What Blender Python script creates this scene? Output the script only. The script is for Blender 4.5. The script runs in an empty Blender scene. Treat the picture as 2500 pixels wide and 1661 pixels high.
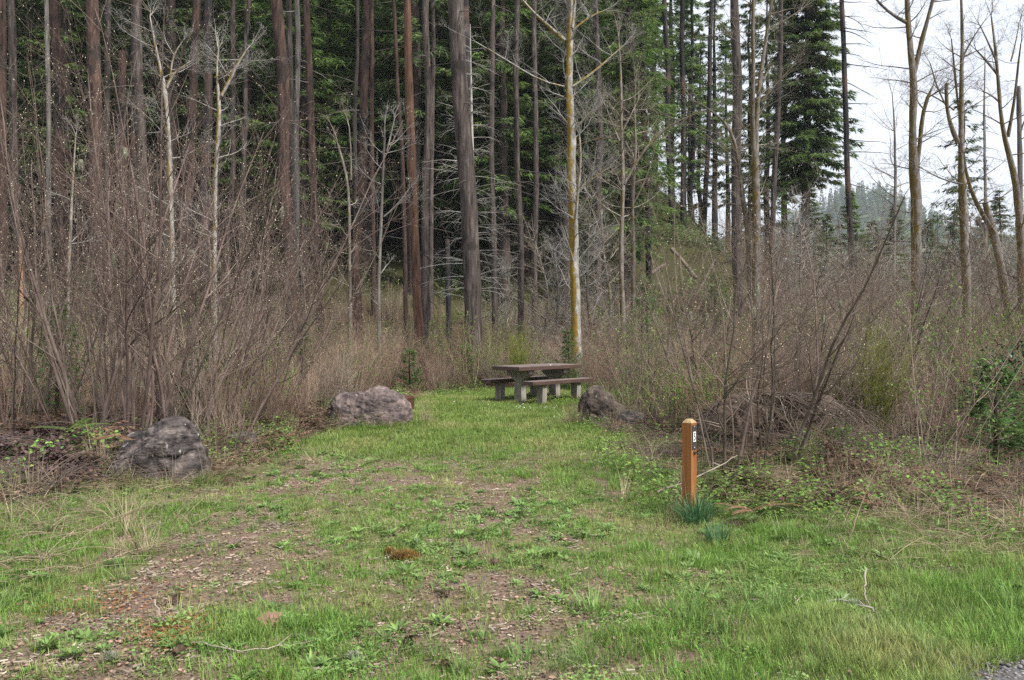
import bpy, bmesh, math, random
import numpy as np
from mathutils import Vector, noise

# ------------------------------------------------------------------ camera, sky, sun
scene = bpy.context.scene
COL = scene.collection
EYE, FPX, HOR = 1.55, 2083.0, 803.0            # eye height, focal length and horizon in photo pixels (2500 wide)
cam = bpy.data.cameras.new("camera")
cam.sensor_width, cam.lens = 36.0, 30.0
cam.shift_y = -0.011
cam.clip_start, cam.clip_end = 0.05, 6000
camo = bpy.data.objects.new("camera", cam)
camo.location = (0, 0, EYE)
camo.rotation_euler = (math.radians(90), 0, 0)
COL.objects.link(camo)
scene.camera = camo

SUN_EL, SUN_AZ = math.radians(52), math.radians(128)
world = bpy.data.worlds.new("World")
scene.world = world
world.use_nodes = True
nt = world.node_tree
nt.nodes.clear()
sky = nt.nodes.new("ShaderNodeTexSky")
sky.sky_type = 'NISHITA'
sky.sun_disc = False
sky.sun_elevation, sky.sun_rotation = SUN_EL, SUN_AZ
bgs = nt.nodes.new("ShaderNodeBackground")
bgs.inputs[1].default_value = 0.10
nt.links.new(sky.outputs[0], bgs.inputs[0])
tc = nt.nodes.new("ShaderNodeTexCoord")
cn = nt.nodes.new("ShaderNodeTexNoise")
cn.inputs["Scale"].default_value = 3.0
cn.inputs["Detail"].default_value = 5.0
nt.links.new(tc.outputs["Generated"], cn.inputs["Vector"])
cr = nt.nodes.new("ShaderNodeValToRGB")
cr.color_ramp.elements[0].position, cr.color_ramp.elements[0].color = 0.3, (0.84, 0.88, 0.96, 1)
cr.color_ramp.elements[1].position, cr.color_ramp.elements[1].color = 0.7, (0.93, 0.96, 1.0, 1)
nt.links.new(cn.outputs[0], cr.inputs[0])
bgc = nt.nodes.new("ShaderNodeBackground")
bgc.inputs[1].default_value = 0.68
nt.links.new(cr.outputs[0], bgc.inputs[0])
mx = nt.nodes.new("ShaderNodeMixShader")
mx.inputs[0].default_value = 0.88
nt.links.new(bgs.outputs[0], mx.inputs[1])
nt.links.new(bgc.outputs[0], mx.inputs[2])
wo = nt.nodes.new("ShaderNodeOutputWorld")
nt.links.new(mx.outputs[0], wo.inputs[0])

sl = bpy.data.lights.new("sun", 'SUN')
sl.energy = 4.0
sl.angle = math.radians(11)
sl.color = (1.0, 0.96, 0.89)
so = bpy.data.objects.new("sun", sl)
sdir = Vector((math.sin(SUN_AZ) * math.cos(SUN_EL), math.cos(SUN_AZ) * math.cos(SUN_EL), math.sin(SUN_EL)))
so.rotation_euler = sdir.to_track_quat('Z', 'Y').to_euler()
so.location = (20, -15, 40)
COL.objects.link(so)

scene.view_settings.view_transform = 'Standard'
scene.view_settings.look = 'None'
scene.view_settings.exposure = 0.95
scene.view_settings.gamma = 1.0
scene.view_settings.use_curve_mapping = False
scene.cycles.use_denoising = False
scene.cycles.sample_clamp_indirect = 2.0
scene.cycles.sample_clamp_direct = 4.0
scene.cycles.max_bounces = 6
scene.cycles.diffuse_bounces = 4
scene.cycles.glossy_bounces = 2
scene.cycles.transmission_bounces = 3
scene.cycles.transparent_max_bounces = 6

# ------------------------------------------------------------------ numeric helpers
NP = np.random.RandomState(7)
_tab = np.random.RandomState(3).rand(256, 256)


def vn(x, y, s=1.0, o=0.0):
    """smooth value noise 0..1, vectorised"""
    x = np.asarray(x, float) * s + o * 17.3 + 1000
    y = np.asarray(y, float) * s + o * 9.7 + 1000
    xi, yi = np.floor(x).astype(int), np.floor(y).astype(int)
    fx, fy = x - xi, y - yi
    fx, fy = fx * fx * (3 - 2 * fx), fy * fy * (3 - 2 * fy)
    a, b = _tab[xi % 256, yi % 256], _tab[(xi + 1) % 256, yi % 256]
    c, d = _tab[xi % 256, (yi + 1) % 256], _tab[(xi + 1) % 256, (yi + 1) % 256]
    return (a * (1 - fx) + b * fx) * (1 - fy) + (c * (1 - fx) + d * fx) * fy


_ET = np.array([-2, 0.0, .06, .11, .163, .21, .264, .33, .42, 3])
_EV = np.array([.42, .42, .37, .29, .200, .150, .095, .035, 0.0, 0.0])


def gz(x, y):
    """ground height"""
    x, y = np.asarray(x, float), np.asarray(y, float)
    near = np.exp(-np.maximum(0, y - 2) / 60.0)
    z = .035 * np.sin(.9 * x + .3) * np.sin(.7 * y) + .02 * np.sin(2.1 * x + 1.3 * y) * near
    z += .03 * (vn(x, y, 2.5) - .5) * near
    z += .30 * np.exp(-((x + 4.6) / 1.3) ** 2 - ((y - 9.5) / 2.6) ** 2)
    z += .32 * np.exp(-((x - 3.2) / 1.1) ** 2 - ((y - 9.6) / 1.6) ** 2)
    z += .25 * np.clip((np.abs(x) - 4) / 8, 0, 1) * np.clip((y - 6) / 6, 0, 1)
    z += np.clip((y - 22) / 10, 0, 1) * .35
    yy = np.maximum(y, 1.0)
    e = np.interp(x / yy, _ET, _EV)
    yc = 31 * .55 / (.55 - e)
    cap = e * yc + .01
    ramp = .55 * np.maximum(0, y - 31)
    k = 1.6
    hgt = np.clip(.5 + .5 * (cap - ramp) / k, 0, 1)
    hill = cap * (1 - hgt) + ramp * hgt - k * hgt * (1 - hgt)
    hill = np.where(y > 31, np.maximum(hill, 0), 0)
    z += hill + np.clip(hill, 0, 3) / 3 * (vn(x, y, .35, 2) - .5) * 1.2
    return z


def gzs(x, y):
    return float(gz(x, y))


def P(px, py, D):
    """a photo pixel at distance D as a point"""
    return np.array(((px - 1250) / FPX * D, D, EYE + (HOR - py) / FPX * D))


def G(px, D, dz=0.0):
    x = (px - 1250) / FPX * D
    return (x, D, gzs(x, D) + dz)


def nrm(v):
    l = math.sqrt(v[0] * v[0] + v[1] * v[1] + v[2] * v[2]) or 1.0
    return (v[0] / l, v[1] / l, v[2] / l)


def crs(a, b):
    return (a[1] * b[2] - a[2] * b[1], a[2] * b[0] - a[0] * b[2], a[0] * b[1] - a[1] * b[0])


class MB:
    """collects tubes, faces and blades and links them as one mesh object"""

    def __init__(self):
        self.V, self.F, self.n, self.paths, self.tips = [], [], 0, {}, []

    def add(self, v, f):
        v = np.asarray(v, float).reshape(-1, 3)
        f = np.asarray(f, int)
        self.V.append(v)
        self.F.append(f + self.n)
        self.n += len(v)

    def polys(self, v, faces):
        by = {}
        for f in faces:
            by.setdefault(len(f), []).append(f)
        v = np.asarray(v, float).reshape(-1, 3)
        self.V.append(v)
        for k in by:
            self.F.append(np.asarray(by[k], int) + self.n)
        self.n += len(v)

    def tube(self, pts, rad, sides=3):
        self.paths.setdefault((len(pts), sides), []).append((pts, rad))

    def flush(self):
        for (n, s), lst in self.paths.items():
            Pt = np.array([a for a, _ in lst], float)
            R = np.array([b for _, b in lst], float)
            T = len(lst)
            tg = np.gradient(Pt, axis=1)
            tg /= np.linalg.norm(tg, axis=2, keepdims=True) + 1e-9
            av = Pt[:, -1] - Pt[:, 0]
            av /= np.linalg.norm(av, axis=1, keepdims=True) + 1e-9
            ref = np.where(np.abs(av[:, 2:3]) > .8, np.array([[1., 0, 0]]), np.array([[0, 0, 1.]]))
            a = np.cross(tg, ref[:, None, :])
            a /= np.linalg.norm(a, axis=2, keepdims=True) + 1e-9
            b = np.cross(tg, a)
            th = np.arange(s) * 2 * math.pi / s
            ring = Pt[:, :, None, :] + R[:, :, None, None] * (np.cos(th)[None, None, :, None] * a[:, :, None, :] + np.sin(th)[None, None, :, None] * b[:, :, None, :])
            idx = np.arange(T * n * s).reshape(T, n, s)
            q = np.stack([idx[:, :-1, :], np.roll(idx, -1, 2)[:, :-1, :], np.roll(idx, -1, 2)[:, 1:, :], idx[:, 1:, :]], -1).reshape(-1, 4)
            self.add(ring.reshape(-1, 3), q)
        self.paths = {}

    def mesh(self, name, mat, smooth=True):
        self.flush()
        me = bpy.data.meshes.new(name)
        if self.n:
            V = np.concatenate(self.V)
            me.vertices.add(len(V))
            me.vertices.foreach_set("co", V.ravel())
            L = np.concatenate([f.ravel() for f in self.F])
            cnt = np.concatenate([np.full(len(f), f.shape[1]) for f in self.F])
            me.loops.add(len(L))
            me.loops.foreach_set("vertex_index", L.astype(np.int32))
            me.polygons.add(len(cnt))
            st = np.concatenate([[0], np.cumsum(cnt)[:-1]])
            me.polygons.foreach_set("loop_start", st.astype(np.int32))
            me.polygons.foreach_set("use_smooth", np.full(len(cnt), smooth))
            me.update(calc_edges=True)
        me.materials.append(mat)
        return me

    def obj(self, name, mat, parent=None, smooth=True, loc=None):
        return link(name, self.mesh(name, mat, smooth), parent, loc)


def link(name, me, parent=None, loc=None):
    o = bpy.data.objects.new(name, me)
    COL.objects.link(o)
    if parent is not None:
        o.parent = parent
    if loc is not None:
        o.location = loc
    return o


def multi(name, parts, parent=None, loc=None):
    """several builders as one mesh, each with its own material"""
    out, ix = MB(), []
    for k, (mb, mat) in enumerate(parts):
        mb.flush()
        for v in mb.V:
            out.V.append(v)
        for f in mb.F:
            out.F.append(f + out.n)
            ix.append(np.full(len(f), k))
        out.n += mb.n
    me = out.mesh(name, parts[0][1])
    for _, mat in parts[1:]:
        me.materials.append(mat)
    if ix:
        a = np.concatenate(ix).astype(np.int32)
        if len(a) == len(me.polygons):
            me.polygons.foreach_set("material_index", a)
    return me if parent is None else link(name, me, parent, loc)


def tag(o, label=None, cat=None, group=None, kind=None):
    if label:
        o["label"] = label
    if cat:
        o["category"] = cat
    if group:
        o["group"] = group
    if kind:
        o["kind"] = kind
    return o


def thing(name, label, cat, loc=(0, 0, 0), rz=0.0, group=None, scale=None):
    o = bpy.data.objects.new(name, None)
    o.empty_display_size = .2
    COL.objects.link(o)
    o.location = loc
    o.rotation_euler = (0, 0, rz)
    if scale is not None:
        o.scale = scale if hasattr(scale, '__len__') else (scale,) * 3
    return tag(o, label, cat, group)


def dup(root, loc, rz, label=None, group=None, scale=None):
    """a copy of a thing with copies of its parts and sub-parts"""
    r = root.copy()
    COL.objects.link(r)
    r.location, r.rotation_euler = loc, (0, 0, rz)
    if scale is not None:
        r.scale = scale if hasattr(scale, '__len__') else (scale,) * 3
    if label:
        r["label"] = label
    if group:
        r["group"] = group
    for ch in list(root.children):
        c = ch.copy()
        COL.objects.link(c)
        c.parent = r
        for g in list(ch.children):
            d = g.copy()
            COL.objects.link(d)
            d.parent = c
    return r


# ------------------------------------------------------------------ materials
def ramp(t, stops):
    n = t.nodes.new("ShaderNodeValToRGB")
    e = n.color_ramp.elements
    while len(e) < len(stops):
        e.new(.5)
    for i, (p, c) in enumerate(stops):
        e[i].position = p
        e[i].color = (*c, 1)
    return n


def mk(name, stops, scale=5.0, stretch=(1, 1, 1), detail=6, rnd=0.0, isl=0.0, hue=0.0, bump=0.0, bscale=None, rough=.9, trans=0.0,
       spots=None, moss=None, patch=None, spec=.25, bdist=.02, coord="Object"):
    """noise-coloured surface. spots=(colour, scale, threshold); moss=(colour, direction, threshold); patch=(colour, scale): colour drifting with the place of each instance"""
    m = bpy.data.materials.new(name)
    m.use_nodes = True
    t = m.node_tree
    t.nodes.clear()
    N, Lk = t.nodes.new, t.links.new
    tcn = N("ShaderNodeTexCoord")
    mp = N("ShaderNodeMapping")
    mp.inputs["Scale"].default_value = stretch
    Lk(tcn.outputs[coord], mp.inputs[0])
    nz = N("ShaderNodeTexNoise")
    nz.inputs["Scale"].default_value = scale
    nz.inputs["Detail"].default_value = detail
    nz.inputs["Roughness"].default_value = .62
    Lk(mp.outputs[0], nz.inputs["Vector"])
    r = ramp(t, stops)
    Lk(nz.outputs[0], r.inputs[0])
    c = r.outputs[0]
    if patch:
        oi = N("ShaderNodeObjectInfo")
        pn = N("ShaderNodeTexNoise")
        pn.inputs["Scale"].default_value = patch[1]
        pn.inputs["Detail"].default_value = 3
        Lk(oi.outputs["Location"], pn.inputs["Vector"])
        pr = ramp(t, [(.47, (0, 0, 0)), (.70, (1, 1, 1))])
        Lk(pn.outputs[0], pr.inputs[0])
        mxn = N("ShaderNodeMixRGB")
        mxn.inputs[2].default_value = (*patch[0], 1)
        Lk(pr.outputs[0], mxn.inputs[0])
        Lk(c, mxn.inputs[1])
        c = mxn.outputs[0]
    if spots:
        sn = N("ShaderNodeTexNoise")
        sn.inputs["Scale"].default_value = spots[1]
        sn.inputs["Detail"].default_value = 4
        Lk(tcn.outputs[coord], sn.inputs["Vector"])
        sr = ramp(t, [(spots[2], (0, 0, 0)), (spots[2] + .05, (1, 1, 1))])
        Lk(sn.outputs[0], sr.inputs[0])
        mxn = N("ShaderNodeMixRGB")
        mxn.inputs[2].default_value = (*spots[0], 1)
        Lk(sr.outputs[0], mxn.inputs[0])
        Lk(c, mxn.inputs[1])
        c = mxn.outputs[0]
    if moss:
        gn = N("ShaderNodeNewGeometry")
        dt = N("ShaderNodeVectorMath")
        dt.operation = 'DOT_PRODUCT'
        dt.inputs[1].default_value = moss[1]
        Lk(gn.outputs["Normal"], dt.inputs[0])
        mn = N("ShaderNodeTexNoise")
        mn.inputs["Scale"].default_value = 3.0
        mn.inputs["Detail"].default_value = 9
        mn.inputs["Roughness"].default_value = .7
        Lk(tcn.outputs["Object"], mn.inputs["Vector"])
        ad = N("ShaderNodeMath")
        ad.operation = 'MULTIPLY_ADD'
        ad.inputs[1].default_value = 3.4
        Lk(mn.outputs[0], ad.inputs[0])
        Lk(dt.outputs["Value"], ad.inputs[2])
        mr = ramp(t, [(0, (0, 0, 0)), (1, (1, 1, 1))])
        mr2 = N("ShaderNodeMapRange")
        mr2.inputs["From Min"].default_value = moss[2]
        mr2.inputs["From Max"].default_value = moss[2] + .12
        Lk(ad.outputs[0], mr2.inputs[0])
        Lk(mr2.outputs[0], mr.inputs[0])
        mc = ramp(t, [(.3, moss[0]), (.7, tuple(v * 1.7 for v in moss[0]))])
        Lk(nz.outputs[0], mc.inputs[0])
        mxn = N("ShaderNodeMixRGB")
        Lk(mr.outputs[0], mxn.inputs[0])
        Lk(c, mxn.inputs[1])
        Lk(mc.outputs[0], mxn.inputs[2])
        c = mxn.outputs[0]
    if rnd or isl or hue:
        hs = N("ShaderNodeHueSaturation")
        val = None
        if rnd:
            oi2 = N("ShaderNodeObjectInfo")
            a = N("ShaderNodeMapRange")
            a.inputs["To Min"].default_value, a.inputs["To Max"].default_value = 1 - rnd, 1 + rnd
            Lk(oi2.outputs["Random"], a.inputs[0])
            val = a.outputs[0]
        g2 = N("ShaderNodeNewGeometry")
        if isl:
            b = N("ShaderNodeMapRange")
            b.inputs["To Min"].default_value, b.inputs["To Max"].default_value = 1 - isl, 1 + isl
            Lk(g2.outputs["Random Per Island"], b.inputs[0])
            if val is not None:
                mu = N("ShaderNodeMath")
                mu.operation = 'MULTIPLY'
                Lk(val, mu.inputs[0])
                Lk(b.outputs[0], mu.inputs[1])
                val = mu.outputs[0]
            else:
                val = b.outputs[0]
        if val is not None:
            Lk(val, hs.inputs["Value"])
        if hue:
            h = N("ShaderNodeMapRange")
            h.inputs["To Min"].default_value, h.inputs["To Max"].default_value = .5 - hue, .5 + hue
            w = N("ShaderNodeMath")
            w.operation = 'FRACT'
            w2 = N("ShaderNodeMath")
            w2.operation = 'MULTIPLY'
            w2.inputs[1].default_value = 7.31
            Lk(g2.outputs["Random Per Island"], w2.inputs[0])
            Lk(w2.outputs[0], w.inputs[0])
            Lk(w.outputs[0], h.inputs[0])
            Lk(h.outputs[0], hs.inputs["Hue"])
        Lk(c, hs.inputs["Color"])
        c = hs.outputs[0]
    bs = N("ShaderNodeBsdfPrincipled")
    bs.inputs["Roughness"].default_value = rough
    bs.inputs["Specular IOR Level"].default_value = spec
    Lk(c, bs.inputs["Base Color"])
    if bump:
        bn = N("ShaderNodeBump")
        bn.inputs["Strength"].default_value = bump
        bn.inputs["Distance"].default_value = bdist
        if bscale:
            b2 = N("ShaderNodeTexNoise")
            b2.inputs["Scale"].default_value = bscale
            b2.inputs["Detail"].default_value = 8
            Lk(mp.outputs[0], b2.inputs["Vector"])
            Lk(b2.outputs[0], bn.inputs["Height"])
        else:
            Lk(nz.outputs[0], bn.inputs["Height"])
        Lk(bn.outputs[0], bs.inputs["Normal"])
    out = N("ShaderNodeOutputMaterial")
    if trans:
        tr = N("ShaderNodeBsdfTranslucent")
        Lk(c, tr.inputs[0])
        ms = N("ShaderNodeMixShader")
        ms.inputs[0].default_value = trans
        Lk(bs.outputs[0], ms.inputs[1])
        Lk(tr.outputs[0], ms.inputs[2])
        Lk(ms.outputs[0], out.inputs[0])
    else:
        Lk(bs.outputs[0], out.inputs[0])
    return m


BARKST = (3.4, 3.4, .42)
M = {}
M['bark_red'] = mk("bark_red", [(0.34, (0.00775, 0.00515, 0.00442)), (0.45, (0.0432, 0.0258, 0.0205)), (0.55, (0.0594, 0.0354, 0.0282)), (0.68, (0.113, 0.0707, 0.0552))], 3.2, BARKST, 8, rnd=.15, bump=1.0, bdist=.05, spots=((.030, .022, .019), .9, .56))
M['bark_orange'] = mk("bark_orange", [(0.34, (0.0182, 0.00972, 0.00648)), (0.45, (0.092, 0.049, 0.0317)), (0.55, (0.127, 0.0673, 0.0436)), (0.68, (0.202, 0.116, 0.0828))], 3.2, BARKST, 8, rnd=.1, bump=1.0, bdist=.05, spots=((.05, .032, .026), 1.2, .60))
M['bark_grey'] = mk("bark_grey", [(0.34, (0.00891, 0.00698, 0.00612)), (0.45, (0.0521, 0.0406, 0.0362)), (0.55, (0.0716, 0.0559, 0.0498)), (0.68, (0.149, 0.124, 0.111))], 3.2, BARKST, 8, rnd=.2, bump=1.0, bdist=.05, spots=((.028, .023, .020), .9, .58))
M['bark_pale'] = mk("bark_pale", [(0.34, (0.0304, 0.027, 0.0243)), (0.45, (0.126, 0.114, 0.105)), (0.55, (0.174, 0.157, 0.144)), (0.68, (0.293, 0.276, 0.259))], 3.2, BARKST, 8, rnd=.2, bump=.8, bdist=.03)
M['bark_char'] = mk("bark_char", [(0.34, (0.00337, 0.00337, 0.00371)), (0.45, (0.021, 0.0192, 0.0198)), (0.55, (0.0289, 0.0264, 0.0273)), (0.68, (0.0776, 0.0673, 0.0621))], 3.0, BARKST, 8, rnd=.2, bump=1.0, bdist=.05, spots=((.085, .052, .042), .5, .54))
M['bark_band'] = mk("bark_band", [(0.34, (0.00775, 0.00515, 0.00442)), (0.45, (0.0432, 0.0258, 0.0205)), (0.55, (0.0594, 0.0354, 0.0282)), (0.68, (0.113, 0.0707, 0.0552))], 3.2, BARKST, 8, rnd=.1, bump=1.0, bdist=.05, spots=((.014, .012, .012), .45, .53))
M['bark_far'] = mk("bark_far", [(0.3, (0.018, 0.0144, 0.012)), (0.7, (0.078, 0.057, 0.048))], 2.0, BARKST, 4, rnd=.35)
MOSSC = (.16, .105, .014)
M['bark_moss'] = mk("bark_moss", [(0.28, (0.106, 0.0986, 0.0874)), (0.5, (0.264, 0.251, 0.23)), (0.72, (0.458, 0.439, 0.414))], 4.0, (3, 3, 1.2), 8, bump=.8, bdist=.02, moss=(MOSSC, (-.95, -.15, .1), 1.80))
M['bark_mossy'] = mk("bark_mossy", [(0.28, (0.0662, 0.0609, 0.0529)), (0.5, (0.153, 0.135, 0.12)), (0.72, (0.265, 0.243, 0.225))], 4.0, (3, 3, 1.2), 8, rnd=.15, bump=.8, bdist=.02, moss=((.085, .060, .014), (-.8, -.1, .2), 1.98))
M['dead_twig'] = mk("dead_twig", [(0.3, (0.152, 0.142, 0.128)), (0.7, (0.38, 0.361, 0.332))], 6, rnd=.2, isl=.35)
M['dark_twig'] = mk("dark_twig", [(.3, (.035, .03, .027)), (.7, (.13, .115, .10))], 6, rnd=.2, isl=.4)
M['alder_twig'] = mk("alder_twig", [(0.3, (0.111, 0.0892, 0.068)), (0.7, (0.281, 0.246, 0.2))], 4, rnd=.25, isl=.45, hue=.02)
M['willow_stem'] = mk("willow_stem", [(0.3, (0.0642, 0.0453, 0.0361)), (0.5, (0.128, 0.0939, 0.0793)), (0.75, (0.234, 0.185, 0.158))], 3.0, detail=8, rnd=.2, isl=.45, hue=.02, bump=.3)
M['brown_stem'] = mk("brown_stem", [(0.3, (0.0527, 0.0395, 0.0326)), (0.5, (0.12, 0.0897, 0.0725)), (0.75, (0.218, 0.179, 0.153))], 3.0, detail=8, rnd=.2, isl=.45, hue=.02, bump=.3)
M['osier'] = mk("osier", [(0.3, (0.154, 0.094, 0.0624)), (0.7, (0.306, 0.222, 0.165))], 2, rnd=.35, isl=.5, hue=.03, patch=((.31, .27, .215), .35))
M['catkin'] = mk("catkin", [(.3, (.36, .32, .20)), (.7, (.60, .56, .42))], 9, isl=.2)
M['fir_needles'] = mk("fir_needles", [(0.3, (0.0707, 0.123, 0.0378)), (0.55, (0.145, 0.221, 0.0642)), (0.8, (0.243, 0.31, 0.0946))], .9, rnd=.25, isl=.45, hue=.035, trans=.32, rough=.6)
M['fir_needles_dark'] = mk("fir_needles_dark", [(0.3, (0.0717, 0.113, 0.0475)), (0.55, (0.137, 0.194, 0.0752)), (0.8, (0.233, 0.281, 0.109))], .9, rnd=.2, isl=.45, hue=.035, trans=.32, rough=.6)
M['sapling_needles'] = mk("sapling_needles", [(0.3, (0.0455, 0.111, 0.0234)), (0.7, (0.13, 0.234, 0.0585))], 4, rnd=.2, isl=.45, hue=.02, trans=.3, rough=.6)
M['pine_needles'] = mk("pine_needles", [(0.3, (0.05, 0.106, 0.0312)), (0.7, (0.125, 0.2, 0.0625))], 4, rnd=.2, isl=.45, hue=.02, trans=.3, rough=.6)
M['cedar_needles'] = mk("cedar_needles", [(.3, (.045, .085, .03)), (.7, (.12, .17, .065))], 1.5, rnd=.15, isl=.4, hue=.02, trans=.25, rough=.7)
M['lichen_strand'] = mk("lichen_strand", [(0.3, (0.216, 0.238, 0.158)), (0.7, (0.374, 0.389, 0.288))], 6, isl=.25, trans=.2)
M['grass_blade'] = mk("grass_blade", [(0.3, (0.126, 0.237, 0.0413)), (0.7, (0.219, 0.349, 0.0766))], 3, rnd=.3, isl=.45, hue=.025, trans=.35, rough=.55, patch=((.30, .32, .12), .8))
M['lawn_blade'] = mk("lawn_blade", [(0.3, (0.144, 0.234, 0.0466)), (0.7, (0.251, 0.339, 0.0864))], 3, rnd=.3, isl=.4, hue=.025, trans=.35, rough=.55, patch=((.33, .34, .13), .7))
M['iris_blade'] = mk("iris_blade", [(0.3, (0.042, 0.12, 0.054)), (0.7, (0.096, 0.204, 0.084))], 5, isl=.35, trans=.25, rough=.5)
M['weed_leaf'] = mk("weed_leaf", [(0.3, (0.0975, 0.176, 0.045)), (0.7, (0.196, 0.286, 0.0844))], 12, rnd=.25, isl=.35, hue=.02, trans=.3, rough=.5)
M['dry_blade'] = mk("dry_blade", [(.3, (.22, .165, .105)), (.7, (.46, .37, .265))], 5, rnd=.25, isl=.45, hue=.015, trans=.2)
M['dead_fern'] = mk("dead_fern", [(0.3, (0.0589, 0.0343, 0.0218)), (0.7, (0.161, 0.102, 0.068))], 6, rnd=.35, isl=.5, hue=.02, trans=.15)
M['leaf_litter'] = mk("leaf_litter", [(0.3, (0.0768, 0.0478, 0.0308)), (0.7, (0.211, 0.15, 0.107))], 6, rnd=.45, isl=.5, hue=.025)
M['maroon_leaf'] = mk("maroon_leaf", [(0.3, (0.0315, 0.018, 0.0198)), (0.7, (0.09, 0.0468, 0.045))], 6, rnd=.35, isl=.45, hue=.03, rough=.5)
M['bramble_leaf'] = mk("bramble_leaf", [(0.3, (0.0935, 0.176, 0.033)), (0.7, (0.209, 0.308, 0.066))], 8, rnd=.35, isl=.4, hue=.03, trans=.3, rough=.55)
M['salal_leaf'] = mk("salal_leaf", [(.3, (.018, .05, .02)), (.7, (.045, .09, .036))], 8, rnd=.2, isl=.4, hue=.02, rough=.35)
M['broom_stem'] = mk("broom_stem", [(0.3, (0.101, 0.125, 0.0206)), (0.7, (0.22, 0.244, 0.0467))], 6, rnd=.2, isl=.4, hue=.02, trans=.15)
M['fern_green'] = mk("fern_green", [(.3, (.05, .085, .022)), (.7, (.12, .16, .045))], 8, rnd=.2, isl=.35, hue=.02, trans=.25, rough=.55)
M['fern_brown'] = mk("fern_brown", [(0.3, (0.112, 0.0595, 0.035)), (0.7, (0.252, 0.154, 0.098))], 8, isl=.35, trans=.15)
M['wood_chip'] = mk("wood_chip", [(0.3, (0.136, 0.104, 0.0783)), (0.7, (0.341, 0.284, 0.232))], 12, rnd=.5, isl=.4)
M['pebble'] = mk("pebble", [(0.3, (0.0975, 0.0627, 0.0452)), (0.7, (0.225, 0.155, 0.116))], 14, rnd=.5, isl=.4, hue=.03)
M['white_petal'] = mk("white_petal", [(.3, (.75, .75, .73)), (.7, (.85, .85, .83))], 8)
M['orange_needles'] = mk("orange_needles", [(0.3, (0.187, 0.068, 0.0213)), (0.7, (0.331, 0.152, 0.0595))], 8, isl=.4, hue=.015)
M['moss_brown'] = mk("moss_brown", [(.3, (.10, .052, .016)), (.7, (.27, .165, .045))], 14, isl=.45, hue=.02)
M['rock_grey'] = mk("rock_grey", [(0.32, (0.0123, 0.0104, 0.0106)), (0.44, (0.037, 0.0312, 0.0304)), (0.54, (0.0748, 0.0624, 0.0593)), (0.62, (0.132, 0.108, 0.0988)), (0.74, (0.238, 0.196, 0.179))], 6.5, (1, 1, 1.9), 14, bump=1.0, bscale=16, bdist=.04, spots=((.30, .29, .27), 13, .67))
M['rock_purple'] = mk("rock_purple", [(.30, (.022, .017, .017)), (.42, (.065, .050, .049)), (.53, (.115, .090, .086)), (.62, (.17, .128, .118)), (.74, (.28, .22, .20))], 6.0, (1, 1, 1.5), 14, bump=1.0, bscale=14, bdist=.04, spots=((.24, .22, .21), 15, .66))
M['rock_brown'] = mk("rock_brown", [(.32, (.015, .012, .010)), (.44, (.040, .031, .025)), (.54, (.075, .058, .047)), (.64, (.12, .095, .077)), (.76, (.22, .18, .15))], 7.0, (1, 1, 1), 14, bump=1.0, bscale=16, bdist=.03, spots=((.24, .24, .20), 15, .67))
M['rock_dark'] = mk("rock_dark", [(.3, (.022, .019, .017)), (.5, (.065, .055, .05)), (.72, (.16, .125, .10))], 3.0, (1, 1, 1), 12, bump=1.0, bscale=7, bdist=.05)
M['rock_littered'] = mk("rock_littered", [(.3, (.015, .013, .012)), (.5, (.045, .038, .034)), (.72, (.11, .09, .07))], 3.0, (1, 1, 1), 12, bump=1.0, bscale=7, bdist=.05, moss=((.060, .043, .032), (0, -.25, 1.0), 1.75))
M['concrete'] = mk("concrete", [(0.3, (0.148, 0.133, 0.109)), (0.5, (0.234, 0.215, 0.183)), (0.75, (0.328, 0.304, 0.269))], 5, (2.5, 2.5, .7), 10, bump=.4, bdist=.01)
M['brown_paint'] = mk("brown_paint", [(.3, (.050, .030, .024)), (.55, (.075, .046, .037)), (.8, (.11, .073, .06))], 4, (1, 6, 6), 8, rough=.48, bump=.25, bdist=.005, spec=.45)
M['worn_paint'] = mk("worn_paint", [(.3, (.10, .075, .068)), (.55, (.17, .135, .125)), (.8, (.27, .23, .215))], 4, (1, 8, 8), 8, rough=.5, bump=.25, bdist=.005, spec=.4)
M['post_wood'] = mk("post_wood", [(0.3, (0.18, 0.0651, 0.0178)), (0.5, (0.254, 0.0999, 0.0283)), (0.75, (0.329, 0.141, 0.0484))], 3.5, (9, 9, .5), 8, rough=.6, bump=.35, bdist=.004, spots=((.11, .045, .018), 4.0, .70))
M['post_end'] = mk("post_end", [(.3, (.22, .14, .07)), (.7, (.42, .30, .17))], 9, (3, 3, 1), 8, rough=.8, bump=.3, bdist=.004)
M['sign_brown'] = mk("sign_brown", [(.3, (.040, .033, .030)), (.7, (.055, .046, .042))], 8, rough=.4, spec=.4)
M['sign_white'] = mk("sign_white", [(.3, (.74, .74, .74)), (.7, (.82, .82, .82))], 8, rough=.5)
M['sign_black'] = mk("sign_black", [(.3, (.015, .015, .015)), (.7, (.025, .025, .025))], 8, rough=.5)
M['screw_metal'] = mk("screw_metal", [(.3, (.30, .30, .31)), (.7, (.5, .5, .5))], 30, rough=.35, spec=.6)
M['black_metal'] = mk("black_metal", [(.3, (.02, .018, .016)), (.7, (.05, .042, .036))], 30, rough=.5)
M['rust'] = mk("rust", [(.3, (.055, .03, .024)), (.55, (.13, .062, .042)), (.8, (.24, .115, .06))], 9, detail=9, bump=.4, bdist=.006, rough=.85)
M['log_wood'] = mk("log_wood", [(.3, (.05, .04, .032)), (.5, (.13, .10, .08)), (.75, (.27, .22, .18))], 3, (4, 4, 1), 8, rnd=.3, bump=.6, bdist=.03)
M['orange_stub'] = mk("orange_stub", [(.3, (.22, .11, .065)), (.7, (.42, .24, .15))], 4, (5, 5, .6), 8, bump=.5)


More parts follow.
